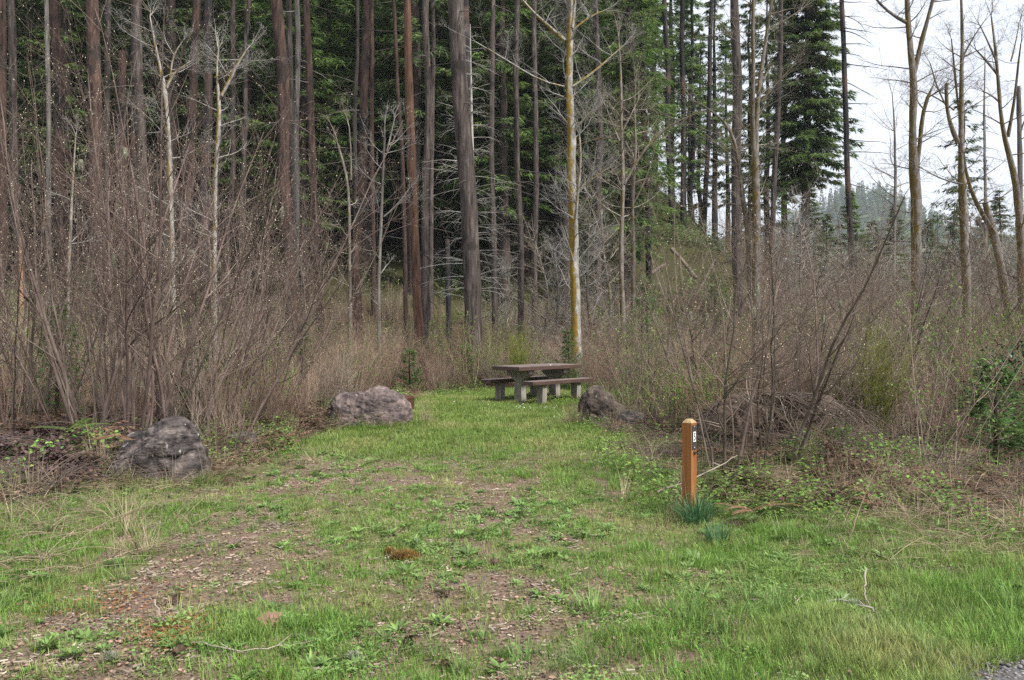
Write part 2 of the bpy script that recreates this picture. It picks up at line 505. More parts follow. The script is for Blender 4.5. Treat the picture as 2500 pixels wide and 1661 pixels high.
def ground_material():
    m = bpy.data.materials.new("ground_soil")
    m.use_nodes = True
    t = m.node_tree
    t.nodes.clear()
    N, Lk = t.nodes.new, t.links.new
    tcn = N("ShaderNodeTexCoord")
    n1 = N("ShaderNodeTexNoise")
    n1.inputs["Scale"].default_value, n1.inputs["Detail"].default_value = 26, 10
    n1.inputs["Roughness"].default_value = .7
    Lk(tcn.outputs["Object"], n1.inputs["Vector"])
    soil = ramp(t, [(.28, (.042, .025, .016)), (.45, (.112, .070, .043)), (.58, (.168, .108, .068)), (.75, (.28, .20, .14))])
    Lk(n1.outputs[0], soil.inputs[0])
    vo = N("ShaderNodeTexVoronoi")
    vo.inputs["Scale"].default_value = 34
    Lk(tcn.outputs["Object"], vo.inputs["Vector"])
    vr = N("ShaderNodeHueSaturation")
    vr.inputs["Saturation"].default_value = .22
    vr.inputs["Value"].default_value = .26
    Lk(vo.outputs["Color"], vr.inputs["Color"])
    m1 = N("ShaderNodeMixRGB")
    m1.inputs[0].default_value = .18
    Lk(soil.outputs[0], m1.inputs[1])
    Lk(vr.outputs[0], m1.inputs[2])
    # mossy, grassy thatch between the blades
    n2 = N("ShaderNodeTexNoise")
    n2.inputs["Scale"].default_value, n2.inputs["Detail"].default_value = 1.7, 8
    Lk(tcn.outputs["Object"], n2.inputs["Vector"])
    gr = ramp(t, [(.44, (0, 0, 0)), (.60, (1, 1, 1))])
    Lk(n2.outputs[0], gr.inputs[0])
    gc = ramp(t, [(.3, (.075, .085, .025)), (.7, (.17, .17, .065))])
    Lk(n1.outputs[0], gc.inputs[0])
    at = N("ShaderNodeAttribute")
    at.attribute_name = "growth"
    mu = N("ShaderNodeMath")
    mu.operation = 'MULTIPLY'
    Lk(gr.outputs[0], mu.inputs[0])
    Lk(at.outputs["Fac"], mu.inputs[1])
    m2 = N("ShaderNodeMixRGB")
    Lk(mu.outputs[0], m2.inputs[0])
    Lk(m1.outputs[0], m2.inputs[1])
    Lk(gc.outputs[0], m2.inputs[2])
    # forest floor: needle litter with moss
    fl = ramp(t, [(.3, (.020, .022, .010)), (.5, (.050, .052, .018)), (.7, (.10, .085, .042))])
    Lk(n1.outputs[0], fl.inputs[0])
    at2 = N("ShaderNodeAttribute")
    at2.attribute_name = "forest"
    m3 = N("ShaderNodeMixRGB")
    Lk(at2.outputs["Fac"], m3.inputs[0])
    Lk(m2.outputs[0], m3.inputs[1])
    Lk(fl.outputs[0], m3.inputs[2])
    bs = N("ShaderNodeBsdfPrincipled")
    bs.inputs["Roughness"].default_value = .95
    bs.inputs["Specular IOR Level"].default_value = .15
    Lk(m3.outputs[0], bs.inputs["Base Color"])
    bn = N("ShaderNodeBump")
    bn.inputs["Strength"].default_value, bn.inputs["Distance"].default_value = .8, .02
    ad = N("ShaderNodeMath")
    ad.operation = 'ADD'
    Lk(n1.outputs[0], ad.inputs[0])
    Lk(vo.outputs["Distance"], ad.inputs[1])
    Lk(ad.outputs[0], bn.inputs["Height"])
    Lk(bn.outputs[0], bs.inputs["Normal"])
    out = N("ShaderNodeOutputMaterial")
    Lk(bs.outputs[0], out.inputs[0])
    return m


# ------------------------------------------------------------------ where the clearing is
_LY = [0, 3, 5.5, 6.6, 7.6, 8.6, 10, 13, 16, 18, 20, 21.8]
_LX = [-30, -9, -5.2, -4.6, -3.7, -2.95, -2.75, -2.95, -2.9, -2.5, -1.9, -.6]
_RX = [30, 12, 6.0, 3.4, 1.9, 1.7, 1.65, 1.75, 2.0, 2.4, 2.3, 1.2]


def clear_depth(x, y):
    """>0 inside the clearing (metres from its edge), <0 outside"""
    x, y = np.asarray(x, float), np.asarray(y, float)
    w = (vn(x, y, .9, 4) - .5) * .9
    l = x - np.interp(y, _LY, _LX)
    r = np.interp(y, _LY, _RX) - x
    return np.minimum(np.minimum(l, r), 21.8 - y) + w


def bare(x, y):
    """0..1 how bare the wheel tracks are"""
    x, y = np.asarray(x, float), np.asarray(y, float)
    a = np.exp(-((x + 2.15 + .15 * np.sin(y * .7)) / .50) ** 2) * np.clip((13 - y) / 5, 0, 1)
    b = np.exp(-((x + .10) / .62) ** 2) * np.clip((12 - y) / 5, 0, 1)
    c = np.exp(-((x - .05) / .75) ** 2 - ((y - 4.9) / .65) ** 2) * 1.3
    d = np.exp(-((x + 1.75) / .7) ** 2 - ((y - 3.7) / .6) ** 2)
    g = np.exp(-((x + .9) / 1.3) ** 2 - ((y - 8.8) / 1.6) ** 2) * .75
    n = vn(x, y, 1.3, 5) * .55 + vn(x, y, 3.6, 6) * .55
    return np.clip((np.maximum.reduce([a, b, c * 1.1, d, g])) * np.clip((n - .29) * 2.6, .03, 1.1), 0, 1)


# ------------------------------------------------------------------ ground, road, far hills
def build_ground():
    rad = np.concatenate([np.linspace(.3, 3, 10)[:-1], np.linspace(3, 26, 150)[:-1], np.linspace(26, 110, 130)[:-1], np.geomspace(110, 1500, 22)])
    ang = np.radians(np.concatenate([np.linspace(-180, -46, 24)[:-1], np.linspace(-46, 46, 190)[:-1], np.linspace(46, 180, 25)]))
    Rr, A = np.meshgrid(rad, ang, indexing='ij')
    X, Y = Rr * np.sin(A), Rr * np.cos(A)
    Z = np.where(Y > 0, gz(X, np.maximum(Y, .01)), 0)
    n, k = X.shape
    V = np.stack([X, Y, Z], -1).reshape(-1, 3)
    idx = np.arange(n * k).reshape(n, k)
    q = np.stack([idx[:-1, :-1], idx[:-1, 1:], idx[1:, 1:], idx[1:, :-1]], -1).reshape(-1, 4)[:, ::-1]
    mb = MB()
    mb.add(V, q)
    c = [V[idx[0, j]] for j in range(k)]
    o = mb.obj("ground", ground_material())
    me = o.data
    cd = clear_depth(X, Y)
    grow_ = np.clip(.55 + cd * .4, 0, 1) * (1 - bare(X, Y)) + np.clip(Y - 11, 0, 3) / 3 * .5
    far = np.clip((Rr - 24) / 6, 0, 1)
    a = me.attributes.new("growth", 'FLOAT', 'POINT')
    a.data.foreach_set("value", np.clip(grow_, 0, 1).ravel().astype(np.float32))
    a = me.attributes.new("forest", 'FLOAT', 'POINT')
    a.data.foreach_set("value", far.ravel().astype(np.float32))
    tag(o, kind="structure")


build_ground()


def road_edge(x):
    x = np.asarray(x, float)
    return 3.70 + (x - 1.95) * .80 + .22 * (vn(x, 0, 2.2, 8) - .5) + .12 * (vn(x, 0, 7, 9) - .5) - np.maximum(0, 2.0 - x) * 2.2


def build_road():
    mb = MB()
    pts, k, r = [], 60, 14
    for i in range(k):
        x = 1.5 + i / (k - 1) * 6.0
        y1 = float(road_edge(x))
        for j in range(r):
            y = .8 + (y1 - .8) * j / (r - 1)
            pts.append((x, y, gzs(x, y) + .006 + .02 * float(vn(x, y, 9, 3)) * (1 if j < r - 1 else 0)))
    f = [(i * r + j, (i + 1) * r + j, (i + 1) * r + j + 1, i * r + j + 1) for i in range(k - 1) for j in range(r - 1)]
    mb.polys(pts, f)
    m = mk("road_gravel", [(.3, (.045, .043, .044)), (.5, (.10, .096, .097)), (.72, (.19, .18, .18))], 55, detail=8, bump=1.0, bdist=.02)
    tag(mb.obj("gravel_road", m), kind="structure")


build_road()


def scatter(name, protos, pts, rot, scl, idx, label=None):
    """one object: each point carries one of the prototype meshes (geometry nodes)"""
    pts = np.asarray(pts, float)
    c = bpy.data.collections.new(name + "_kinds")
    for i, me in enumerate(protos):
        o = bpy.data.objects.new("%s_kind_%s" % (name, "abcdefghijkl"[i]), me)
        c.objects.link(o)
    me = bpy.data.meshes.new(name)
    me.vertices.add(len(pts))
    me.vertices.foreach_set("co", pts.ravel())
    for an, ty, dat, fld in (("rot", 'FLOAT_VECTOR', np.asarray(rot, np.float32), "vector"), ("scl", 'FLOAT', np.asarray(scl, np.float32), "value"), ("idx", 'INT', np.asarray(idx, np.int32), "value")):
        a = me.attributes.new(an, ty, 'POINT')
        a.data.foreach_set(fld, dat.ravel())
    o = link(name, me)
    me.materials.append(protos[0].materials[0])
    g = bpy.data.node_groups.new(name, 'GeometryNodeTree')
    g.interface.new_socket("Geometry", in_out='INPUT', socket_type='NodeSocketGeometry')
    g.interface.new_socket("Geometry", in_out='OUTPUT', socket_type='NodeSocketGeometry')
    N, Lk = g.nodes.new, g.links.new
    gi, go = N("NodeGroupInput"), N("NodeGroupOutput")
    ip = N("GeometryNodeInstanceOnPoints")
    ci = N("GeometryNodeCollectionInfo")
    ci.inputs["Collection"].default_value = c
    ci.inputs["Separate Children"].default_value = True
    ci.inputs["Reset Children"].default_value = True
    ip.inputs["Pick Instance"].default_value = True
    Lk(gi.outputs[0], ip.inputs["Points"])
    Lk(ci.outputs[0], ip.inputs["Instance"])

    def na(nm, ty):
        a = N("GeometryNodeInputNamedAttribute")
        a.data_type = ty
        a.inputs["Name"].default_value = nm
        return [s for s in a.outputs if s.enabled and s.name == "Attribute"][0]
    Lk(na("idx", 'INT'), ip.inputs["Instance Index"])
    er = N("FunctionNodeEulerToRotation")
    Lk(na("rot", 'FLOAT_VECTOR'), er.inputs[0])
    Lk(er.outputs[0], ip.inputs["Rotation"])
    Lk(na("scl", 'FLOAT'), ip.inputs["Scale"])
    Lk(ip.outputs[0], go.inputs[0])
    md = o.modifiers.new("scatter", 'NODES')
    md.node_group = g
    tag(o, label, kind="stuff")
    return o


# ------------------------------------------------------------------ plant generators
def grow(mb, rng, p, d, L, r, lvl, cfg, tips=None):
    c = cfg[lvl]
    n = c['n']
    pts, dirs = [p], [d]
    st = L / n
    j, tr = c['jit'], c['trop']
    for i in range(n):
        d = nrm((d[0] + rng.uniform(-j, j), d[1] + rng.uniform(-j, j), d[2] + rng.uniform(-j, j) + tr))
        p = (p[0] + d[0] * st, p[1] + d[1] * st, p[2] + d[2] * st)
        pts.append(p)
        dirs.append(d)
    tp = c.get('tip', .25)
    mb.tube(pts, [max(r * (1 - (1 - tp) * i / n), .0011) for i in range(n + 1)], c.get('sides', 3))
    if tips is not None and lvl >= c.get('tiplvl', 1):
        for q in range(c.get('ntips', 2)):
            t = rng.uniform(.35, 1) * n
            i = min(int(t), n - 1)
            f = t - i
            tips.append(tuple(pts[i][k] * (1 - f) + pts[i + 1][k] * f for k in range(3)))
    if lvl + 1 < len(cfg):
        kids = c['kids']
        kids = int(kids) + (1 if rng.random() < kids - int(kids) else 0)
        for q in range(kids):
            t = rng.uniform(c['start'], 1.0) ** c.get('bias', 1.0)
            i = min(int(t * n), n - 1)
            f = t * n - i
            b = tuple(pts[i][k] * (1 - f) + pts[i + 1][k] * f for k in range(3))
            dd = dirs[i + 1]
            az = rng.uniform(0, 2 * math.pi)
            u = nrm(crs(dd, (.3, .5, .8) if abs(dd[2]) < .95 else (1, 0, 0)))
            v = crs(dd, u)
            an = math.radians(rng.uniform(*c['ang']))
            ca, sa = math.cos(an), math.sin(an)
            nd = nrm(tuple(dd[k] * ca + sa * (u[k] * math.cos(az) + v[k] * math.sin(az)) for k in range(3)))
            if nd[2] < c.get('minz', -1):
                nd = nrm((nd[0], nd[1], c['minz'] + abs(nd[2]) * .3))
            nl = L * rng.uniform(*c['klen']) * (1 - c.get('kfall', .45) * t)
            rr = r * (1 - (1 - tp) * t) * c.get('krad', .55)
            grow(mb, rng, b, nd, nl, rr, lvl + 1, cfg, tips)


def blobs(mb, pts, rng, size):
    """small pointed buds: one octahedron each"""
    if not pts:
        return
    Pn = np.array(pts)
    n = len(Pn)
    s = size * (.6 + .8 * np.array([rng.random() for _ in range(n)]))
    d = np.array([(1, 0, 0), (0, 1, 0), (-1, 0, 0), (0, -1, 0), (0, 0, 1.6), (0, 0, -1.4)])
    V = Pn[:, None, :] + s[:, None, None] * d[None]
    f = np.array([(0, 1, 4), (1, 2, 4), (2, 3, 4), (3, 0, 4), (1, 0, 5), (2, 1, 5), (3, 2, 5), (0, 3, 5)])
    mb.add(V.reshape(-1, 3), (np.arange(n)[:, None, None] * 6 + f[None]).reshape(-1, 3))


def leaves(mb, Pn, D, Nn, ln, wd, fold=.0):
    """leaf shapes: base P, direction D, normal N; arrays"""
    Pn, D, Nn = (np.asarray(a, float) for a in (Pn, D, Nn))
    D = D / (np.linalg.norm(D, axis=1, keepdims=True) + 1e-9)
    S = np.cross(D, Nn)
    S /= np.linalg.norm(S, axis=1, keepdims=True) + 1e-9
    Up = np.cross(S, D)
    ln, wd = np.asarray(ln, float)[:, None], np.asarray(wd, float)[:, None]
    v0 = Pn
    v1 = Pn + D * ln * .45 + S * wd * .5 + Up * wd * fold
    v2 = Pn + D * ln - Up * ln * .12
    v3 = Pn + D * ln * .45 - S * wd * .5 + Up * wd * fold
    n = len(Pn)
    V = np.stack([v0, v1, v2, v3], 1).reshape(-1, 3)
    i = np.arange(n)[:, None] * 4
    mb.add(V, np.concatenate([i + np.array([[0, 1, 2]]), i + np.array([[0, 2, 3]])]))


def blades(mb, Pn, az, lean, ln, wd, curl=1.0):
    """grass blades: three-piece tapered strips"""
    n = len(Pn)
    Pn, az, lean, ln, wd = (np.asarray(a, float) for a in (Pn, az, lean, ln, wd))
    dx, dy = np.cos(az), np.sin(az)
    S = np.stack([-dy, dx, np.zeros(n)], 1)
    rows = []
    p = Pn.copy()
    for k, (fr, w) in enumerate(((0, 1), (.4, .85), (.75, .55), (1, 0))):
        if k:
            th = lean * (1 + curl * (fr - .3))
            seg = ln * (fr - pf)
            p = p + np.stack([dx * np.sin(th) * seg, dy * np.sin(th) * seg, np.cos(th) * seg], 1)
        pf = fr
        if w:
            rows += [p - S * (wd * w * .5)[:, None], p + S * (wd * w * .5)[:, None]]
        else:
            rows.append(p)
    V = np.stack(rows, 1).reshape(-1, 3)
    i = np.arange(n)[:, None] * 7
    mb.add(V, np.concatenate([i + np.array([[0, 1, 3, 2]]), i + np.array([[2, 3, 5, 4]])]))
    mb.V.append(np.zeros((0, 3)))
    mb.F.append((np.arange(n)[:, None] * 7 + np.array([[4, 5, 6]])) + (mb.n - len(V)))


def crown(seed, z0, z1, R, step=.45, per=5, sprays=26, size=.34, droop=.25, power=.8, base_round=.12, gap=.0, lift=0.15, wide=.16, fan=4):
    """conifer crown around the z axis: returns (foliage MB, limbs MB)"""
    rs = np.random.RandomState(seed)
    fo, li = MB(), MB()
    z = z0
    PP, DD, NN, LL, WW = [], [], [], [], []
    while z < z1:
        h = (z - z0) / (z1 - z0)
        prof = (1 - h) ** power * min(1, .45 + h / max(base_round, .01) * .55)
        for b in range(per):
            if rs.rand() < gap:
                continue
            L = max(.12, R * prof * rs.uniform(.6, 1.15))
            az = rs.uniform(0, 2 * math.pi)
            el = lift * (1.4 * h) - droop * (1 - h) * rs.uniform(.5, 1.4)
            zz = z + rs.uniform(-.5, .5) * step
            n = 5
            t = np.linspace(0, 1, n)
            r = t * L * math.cos(el * .6)
            pz = zz + L * (np.sin(el) * t - droop * .45 * t ** 2 + .16 * t ** 3)
            pts = np.stack([r * math.cos(az), r * math.sin(az), pz], 1)
            li.tube(pts.tolist(), (max(.006, .016 * L / 2) * (1 - .8 * t)).tolist(), 3)
            m = max(4, int(1.5 * sprays * (.35 + .65 * L / R)))
            tt = rs.uniform(.18, 1.0, m)
            i = np.minimum((tt * (n - 1)).astype(int), n - 2)
            f = (tt * (n - 1) - i)[:, None]
            bp = pts[i] * (1 - f) + pts[i + 1] * f
            out = np.array([math.cos(az), math.sin(az), 0.])
            side = np.array([-math.sin(az), math.cos(az), 0.])
            sg = rs.uniform(-1, 1, m)[:, None]
            lat = (wide * L + .05) * (1 - .65 * tt)[:, None]
            bp = bp + side * sg * lat + np.array([0, 0, -1.]) * (rs.rand(m) * .16 * size * 3)[:, None]
            for q in range(fan):
                d = out * rs.uniform(.3, 1.0, m)[:, None] + side * (sg * 1.1 + rs.uniform(-.5, .5, m)[:, None]) + np.array([0, 0, 1.]) * (-.35 * droop * 2 + rs.uniform(-.35, .25, m))[:, None]
                PP.append(bp)
                DD.append(d)
                NN.append(np.stack([rs.uniform(-.5, .5, m), rs.uniform(-.5, .5, m), np.ones(m)], 1))
                LL.append(size * rs.uniform(.5, 1.2, m))
                WW.append(size * rs.uniform(.07, .17, m))
        z += step * rs.uniform(.75, 1.25)
    leaves(fo, np.concatenate(PP), np.concatenate(DD), np.concatenate(NN), np.concatenate(LL), np.concatenate(WW))
    return fo, li


def trunk_tube(mb, pts, rad, rng, sides=14, wob=.05, rough=.06):
    """a stem with an uneven round section; pts, rad are smoothed along the way"""
    pts, rad = np.asarray(pts, float), np.asarray(rad, float)
    seg = np.concatenate([[0], np.cumsum(np.linalg.norm(np.diff(pts, axis=0), axis=1))])
    n = max(6, int(seg[-1] / .35))
    s = np.linspace(0, seg[-1], n)
    Q = np.stack([np.interp(s, seg, pts[:, k]) for k in range(3)], 1)
    R = np.interp(s, seg, rad)
    for _ in range(3):
        Q[1:-1] = (Q[:-2] + 2 * Q[1:-1] + Q[2:]) / 4
    ph = rng.uniform(0, 50)
    Q[:, 0] += wob * (vn(s, 0, .35, ph) - .5) * np.minimum(1, s / 2)
    Q[:, 1] += wob * (vn(s, 3, .35, ph) - .5) * np.minimum(1, s / 2)
    th = np.arange(sides) * 2 * math.pi / sides
    SS, TH = np.meshgrid(s, th, indexing='ij')
    k = 1 + rough * 2 * (vn(SS * 1.6, np.cos(TH) * 1.5 + np.sin(TH) * .9, 1.5, ph) - .5) + rough * (vn(SS * 7, TH * 2.0, 1.0, ph) - .5)
    tg = np.gradient(Q, axis=0)
    tg /= np.linalg.norm(tg, axis=1, keepdims=True) + 1e-9
    ref = np.array([0, 1., 0]) if abs(tg[0, 1]) < .8 else np.array([1., 0, 0])
    a = np.cross(tg, ref)
    a /= np.linalg.norm(a, axis=1, keepdims=True) + 1e-9
    b = np.cross(tg, a)
    ring = Q[:, None, :] + (R[:, None] * k)[:, :, None] * (np.cos(th)[None, :, None] * a[:, None, :] + np.sin(th)[None, :, None] * b[:, None, :])
    idx = np.arange(n * sides).reshape(n, sides)
    q = np.stack([idx[:-1], np.roll(idx, -1, 1)[:-1], np.roll(idx, -1, 1)[1:], idx[1:]], -1).reshape(-1, 4)
    mb.add(ring.reshape(-1, 3), q)
    top = ring[-1].mean(0) + tg[-1] * R[-1] * .3
    mb.add(np.concatenate([ring[-1], top[None]]), [(j, (j + 1) % sides, sides) for j in range(sides)])
    return Q, R


# ------------------------------------------------------------------ standing conifers
DEADCFG = [dict(n=4, jit=.16, trop=-.05, kids=2.2, start=.35, ang=(25, 60), klen=(.25, .5), tip=.2, krad=.5),
           dict(n=3, jit=.2, trop=-.04, kids=0, start=.3, ang=(25, 60), klen=(.3, .5), tip=.2)]


def dead_limbs(rng, Q, R, z0, z1, dens, lmin, lmax, down=.15, cfg=DEADCFG):
    mb = MB()
    n = max(1, int((z1 - z0) * dens))
    for _ in range(n):
        z = rng.uniform(z0, z1)
        i = int(np.argmin(np.abs(Q[:, 2] - z)))
        az = rng.uniform(0, 2 * math.pi)
        d = nrm((math.cos(az), math.sin(az), rng.uniform(-down - .25, .25 - down)))
        p = tuple(Q[i] + np.array(d) * R[i] * .7)
        L = rng.uniform(lmin, lmax) * rng.choice((.12, .2, .3, .5, 1, 1))
        grow(mb, rng, p, d, L, max(.008, .011 * L + .004), 0, cfg)
    return mb


def conifer_trunk(label, px0, px6, w, D, bark, dead=1.0, topz=None, name="fir_tree", branch='dark_twig', cat="tree", snag_py=None, lmax=1.6):
    """a tall trunk; px0 and px6 are its photo columns at rows 0 and 600, w its width in photo pixels"""
    rng = random.Random(label)
    a, b = P(px0, 0, D), P(px6, 600, D)
    slope = (a[0] - b[0]) / (a[2] - b[2])
    zb = gzs(b[0], D) - .15
    xb = b[0] + slope * (zb - b[2])
    zb = gzs(xb, D) - .15
    r0 = w / FPX * D * .5
    ztop = (P(px0, snag_py, D)[2] if snag_py is not None else (topz or zb + 25))
    H = ztop - zb
    root = thing(name, label, cat, (xb, D, zb), group="tall conifers along the forest edge" if snag_py is None else None)
    zs = np.array([0, .3, .8, 2, H * .35, H * .7, H])
    zm = a[2] - zb
    taper = np.array([1.5, 1.28, 1.16, 1.1, 1.0, .8, .45]) if snag_py is None else np.array([1.5, 1.28, 1.16, 1.1, 1.0, .95, .8])
    pts = np.stack([slope * zs, rng.uniform(-.01, .01) * zs, zs], 1)
    tm = MB()
    Q, R = trunk_tube(tm, pts, r0 * taper, rng, wob=.18)
    pcs = [(tm, M[bark])]
    if dead:
        pcs.append((dead_limbs(rng, Q, R, 1.5, min(H - .1, 14), 4.0 * dead, .10, lmax), M[branch]))
    multi("trunk", pcs, root)
    return root


TR = [
    ("dark reddish trunk cut by the left edge of the photo", 3, 2, 22, 26, 'bark_red', .6),
    ("slim grey brown trunk second from the left edge", 33, 47, 18, 29, 'bark_grey', .8),
    ("thin pale grey trunk standing between two thicker trunks at far left", 111, 120, 11, 31, 'bark_pale', .8),
    ("reddish trunk with a black charred band on its upper half at far left", 138, 154, 25, 26, 'bark_band', .7),
    ("broad brown trunk with rough bark, widest behind the left bare thicket", 224, 241, 31, 24.5, 'bark_red', .6),
    ("narrow knobbly trunk touching the right side of the broad left trunk", 258, 249, 14, 29, 'bark_grey', 1),
    ("thin dark trunk hugging the left side of a smooth grey trunk", 326, 330, 11, 33, 'bark_char', .9),
    ("smooth grey brown trunk right of the broken snag at left", 341, 353, 25, 27, 'bark_grey', .7),
    ("very thin grey trunk set back behind the forked pale tree", 372, 375, 9, 38, 'bark_pale', .7),
    ("thin brown trunk set just left of a dark reddish trunk", 456, 449, 10, 36, 'bark_red', .6),
    ("dark reddish trunk immediately left of the blackest trunk", 475, 464, 20, 28, 'bark_band', .8),
    ("blackest fire charred trunk in the left half of the forest", 509, 502, 22, 29, 'bark_char', .9),
    ("slim grey trunk right of the blackest charred trunk", 570, 559, 12, 32, 'bark_grey', .9),
    ("slim dark trunk leaning to the right above the left thicket", 609, 592, 11, 33, 'bark_grey', .9),
    ("stout reddish trunk, left one of a tight cluster of three", 683, 706, 29, 24.5, 'bark_red', .7),
    ("brown trunk in the middle of the tight cluster of three", 706, 716, 15, 29, 'bark_grey', .6),
    ("paler trunk on the right of the tight cluster of three", 723, 724, 13, 28, 'bark_pale', .7),
    ("brown trunk leaning left at its top, right of the tight cluster", 746, 772, 18, 27, 'bark_red', .9),
    ("thin brown trunk in the dark gap between the two left clusters", 806, 812, 9, 39, 'bark_red', .6),
    ("thin grey trunk close left of a reddish trunk with a dark collar", 869, 868, 10, 32, 'bark_grey', .8),
    ("reddish trunk with a dark collar and drooping dead limbs", 891, 876, 21, 26, 'bark_band', 1.3),
    ("slim reddish trunk half hidden behind the white forked sapling", 906, 911, 11, 34, 'bark_red', .7),
    ("slim brown trunk left of the bright orange brown trunk", 965, 987, 10, 31, 'bark_red', .7),
    ("bright orange brown trunk, straight and bare", 997, 1016, 20, 25, 'bark_orange', .5),
    ("grey brown trunk just right of the bright orange brown trunk", 1043, 1037, 17, 26.5, 'bark_grey', .8),
    ("dim trunk peeking out right of a grey brown trunk", 1057, 1053, 11, 34, 'bark_grey', .5),
    ("thickest trunk of the forest, grey brown, left of the white dead tree", 1115, 1142, 39, 23.5, 'bark_grey', .6),
    ("black charred trunk hidden behind the thickest trunk", 1134, 1155, 26, 27, 'bark_char', .5),
    ("slim brown trunk right of the white dead tree with many twigs", 1200, 1204, 13, 27, 'bark_grey', 1.2),
    ("slim brown trunk midway between the white dead tree and the mossy trunk", 1257, 1269, 14, 29, 'bark_grey', 1.2),
    ("dark slender trunk in shade, left of a paler twin", 1287, 1285, 14, 37, 'bark_red', .6),
    ("slender grey trunk, paler twin in the shade left of the mossy trunk", 1301, 1305, 13, 33, 'bark_grey', .6),
    ("grey brown trunk seen through twigs right of the mossy trunk", 1456, 1465, 14, 33, 'bark_grey', .9),
    ("slender dark trunk at the left foot of the grassy slope", 1565, 1582, 13, 36, 'bark_char', 1.1),
    ("black charred trunk rooted in the grassy slope, left of its pair", 1623, 1642, 12, 42, 'bark_char', .8),
    ("black charred trunk rooted in the grassy slope, right of its pair", 1666, 1668, 11, 43, 'bark_char', .8),
    ("thin dark trunk on the slope crest with sky behind it", 1688, 1684, 8, 52, 'bark_char', .8),
    ("leaning charred trunk on the slope crest near the sky gap", 1740, 1716, 11, 47, 'bark_char', .8),
    ("thick dark grey trunk behind the mossy forked maple", 1794, 1803, 23, 32, 'bark_grey', 1.1),
    ("slim grey trunk left of the full green fir", 1909, 1887, 12, 39, 'bark_grey', 1.0),
]
for t in TR:
    conifer_trunk(t[0], t[1], t[2], t[3], t[4], t[5], t[6], branch='dark_twig' if t[5] != 'bark_pale' else 'dead_twig')

conifer_trunk("broken reddish snag with a jagged top left of the smooth grey trunk", 297, 303, 24, 27, 'bark_band', .8, snag_py=128, name="broken_snag", cat="snag")
conifer_trunk("short dark broken stub among the middle trunks", 1085, 1090, 14, 30, 'bark_char', .6, snag_py=585, name="broken_snag", cat="snag")


def charred_pole():
    rng = random.Random(5)
    root = conifer_trunk("tall bare charred pole with dead side limbs against the sky", 2054, 2079, 13, 36, 'bark_char', 0)
    mb = MB()
    b = np.array(root.location)
    cfg = [dict(n=6, jit=.13, trop=-.03, kids=3, start=.3, ang=(25, 55), klen=(.25, .5), tip=.15, krad=.5),
           dict(n=4, jit=.2, trop=-.05, kids=1, start=.3, ang=(25, 60), klen=(.3, .5), tip=.2), dict(n=2, jit=.2, trop=-.05, tip=.3)]
    for (py, L, s) in ((40, 1.1, 1), (3, 1.3, 1), (5, .8, -1), (36, 2.3, 1), (68, 1.6, 1), (75, 1.7, 1), (107, 1.4, 1), (120, .5, -1), (130, .9, 1), (155, 2.4, 1), (200, 2.2, 1), (237, .9, -1), (255, 1.4, 1),
                       (293, 1.1, 1), (290, 1.0, 1), (340, 2.0, 1), (350, 1.2, 1), (357, 1.6, -1), (372, 2.3, 1), (390, 1.0, -1), (420, 1.2, -1), (450, 1.0, 1)):
        px = 2054 + (2079 - 2054) * py / 600
        p = P(px, py, 36) - b
        d = nrm((s * 1.0, rng.uniform(-.5, .5), rng.uniform(-.25, .15)))
        grow(mb, rng, tuple(p), d, L * .9, .028, 0, cfg)
    mb.obj("crown", M['bark_char'], root)


charred_pole()

# ------------------------------------------------------------------ conifers on the slope behind
def whole_conifer(seed, H, z0, R, dens=1.0, needles='fir_needles', **kw):
    a = dict(step=.42, per=5, sprays=int(26 * dens), size=.36, droop=.35, gap=.06)
    a.update(kw)
    fo, li = crown(seed, z0, H, R, **a)
    tm = MB()
    rng = random.Random(seed)
    trunk_tube(tm, [(0, 0, -.3), (0, 0, .6), (0, 0, H * .5), (0, 0, H)], [H * .0105 + .05, H * .0095 + .03, H * .0065, .02], rng, sides=9, wob=.25)
    return fo, li, tm


SLOPE = []
for i, (H, z0, R) in enumerate(((22, 3.5, 3.0), (25, 5.5, 3.3), (19, 2.5, 2.8), (24, 6.5, 2.9), (21, 4, 2.6), (15, 1.2, 2.6))):
    fo, li, tm = whole_conifer(100 + i, H, z0, R, needles='fir_needles')
    SLOPE.append((multi("crown", [(fo, M['fir_needles'] if i in (0, 2, 4) else M['fir_needles_dark']), (li, M['dark_twig'])]), tm.mesh("trunk", M['bark_far'])))


def slope_tree(x, y, v, s, rz, label, group, name="conifer"):
    root = thing(name, label, "tree", (x, y, gzs(x, y) - .1), rz, group, s)
    link("crown", SLOPE[v][0], root)
    link("trunk", SLOPE[v][1], root)
    return root


rng = random.Random(11)
spots = []
tries = 0
while len(spots) < 190 and tries < 20000:
    tries += 1
    y = 35 + 52 * rng.random() ** 1.25
    tt = rng.uniform(-.70, .14)
    x = tt * y
    if tt > .12 and y > 60:
        continue
    if min([(x - a) ** 2 + (y - b) ** 2 for a, b in spots] or [99]) < (2.5 + .025 * (y - 35)) ** 2:
        continue
    spots.append((x, y))
for (x, y) in spots:
    v = rng.randrange(6)
    tt = x / y
    if y < 46 and tt < .1:
        lab = "dark green conifer in the front rank of the crowded wooded slope"
    else:
        lab = "dark green conifer deep among the crowded trees of the wooded slope"
    slope_tree(x, y, v, rng.uniform(.8, 1.2), rng.uniform(0, 6.28), lab, "conifers crowding the wooded slope")

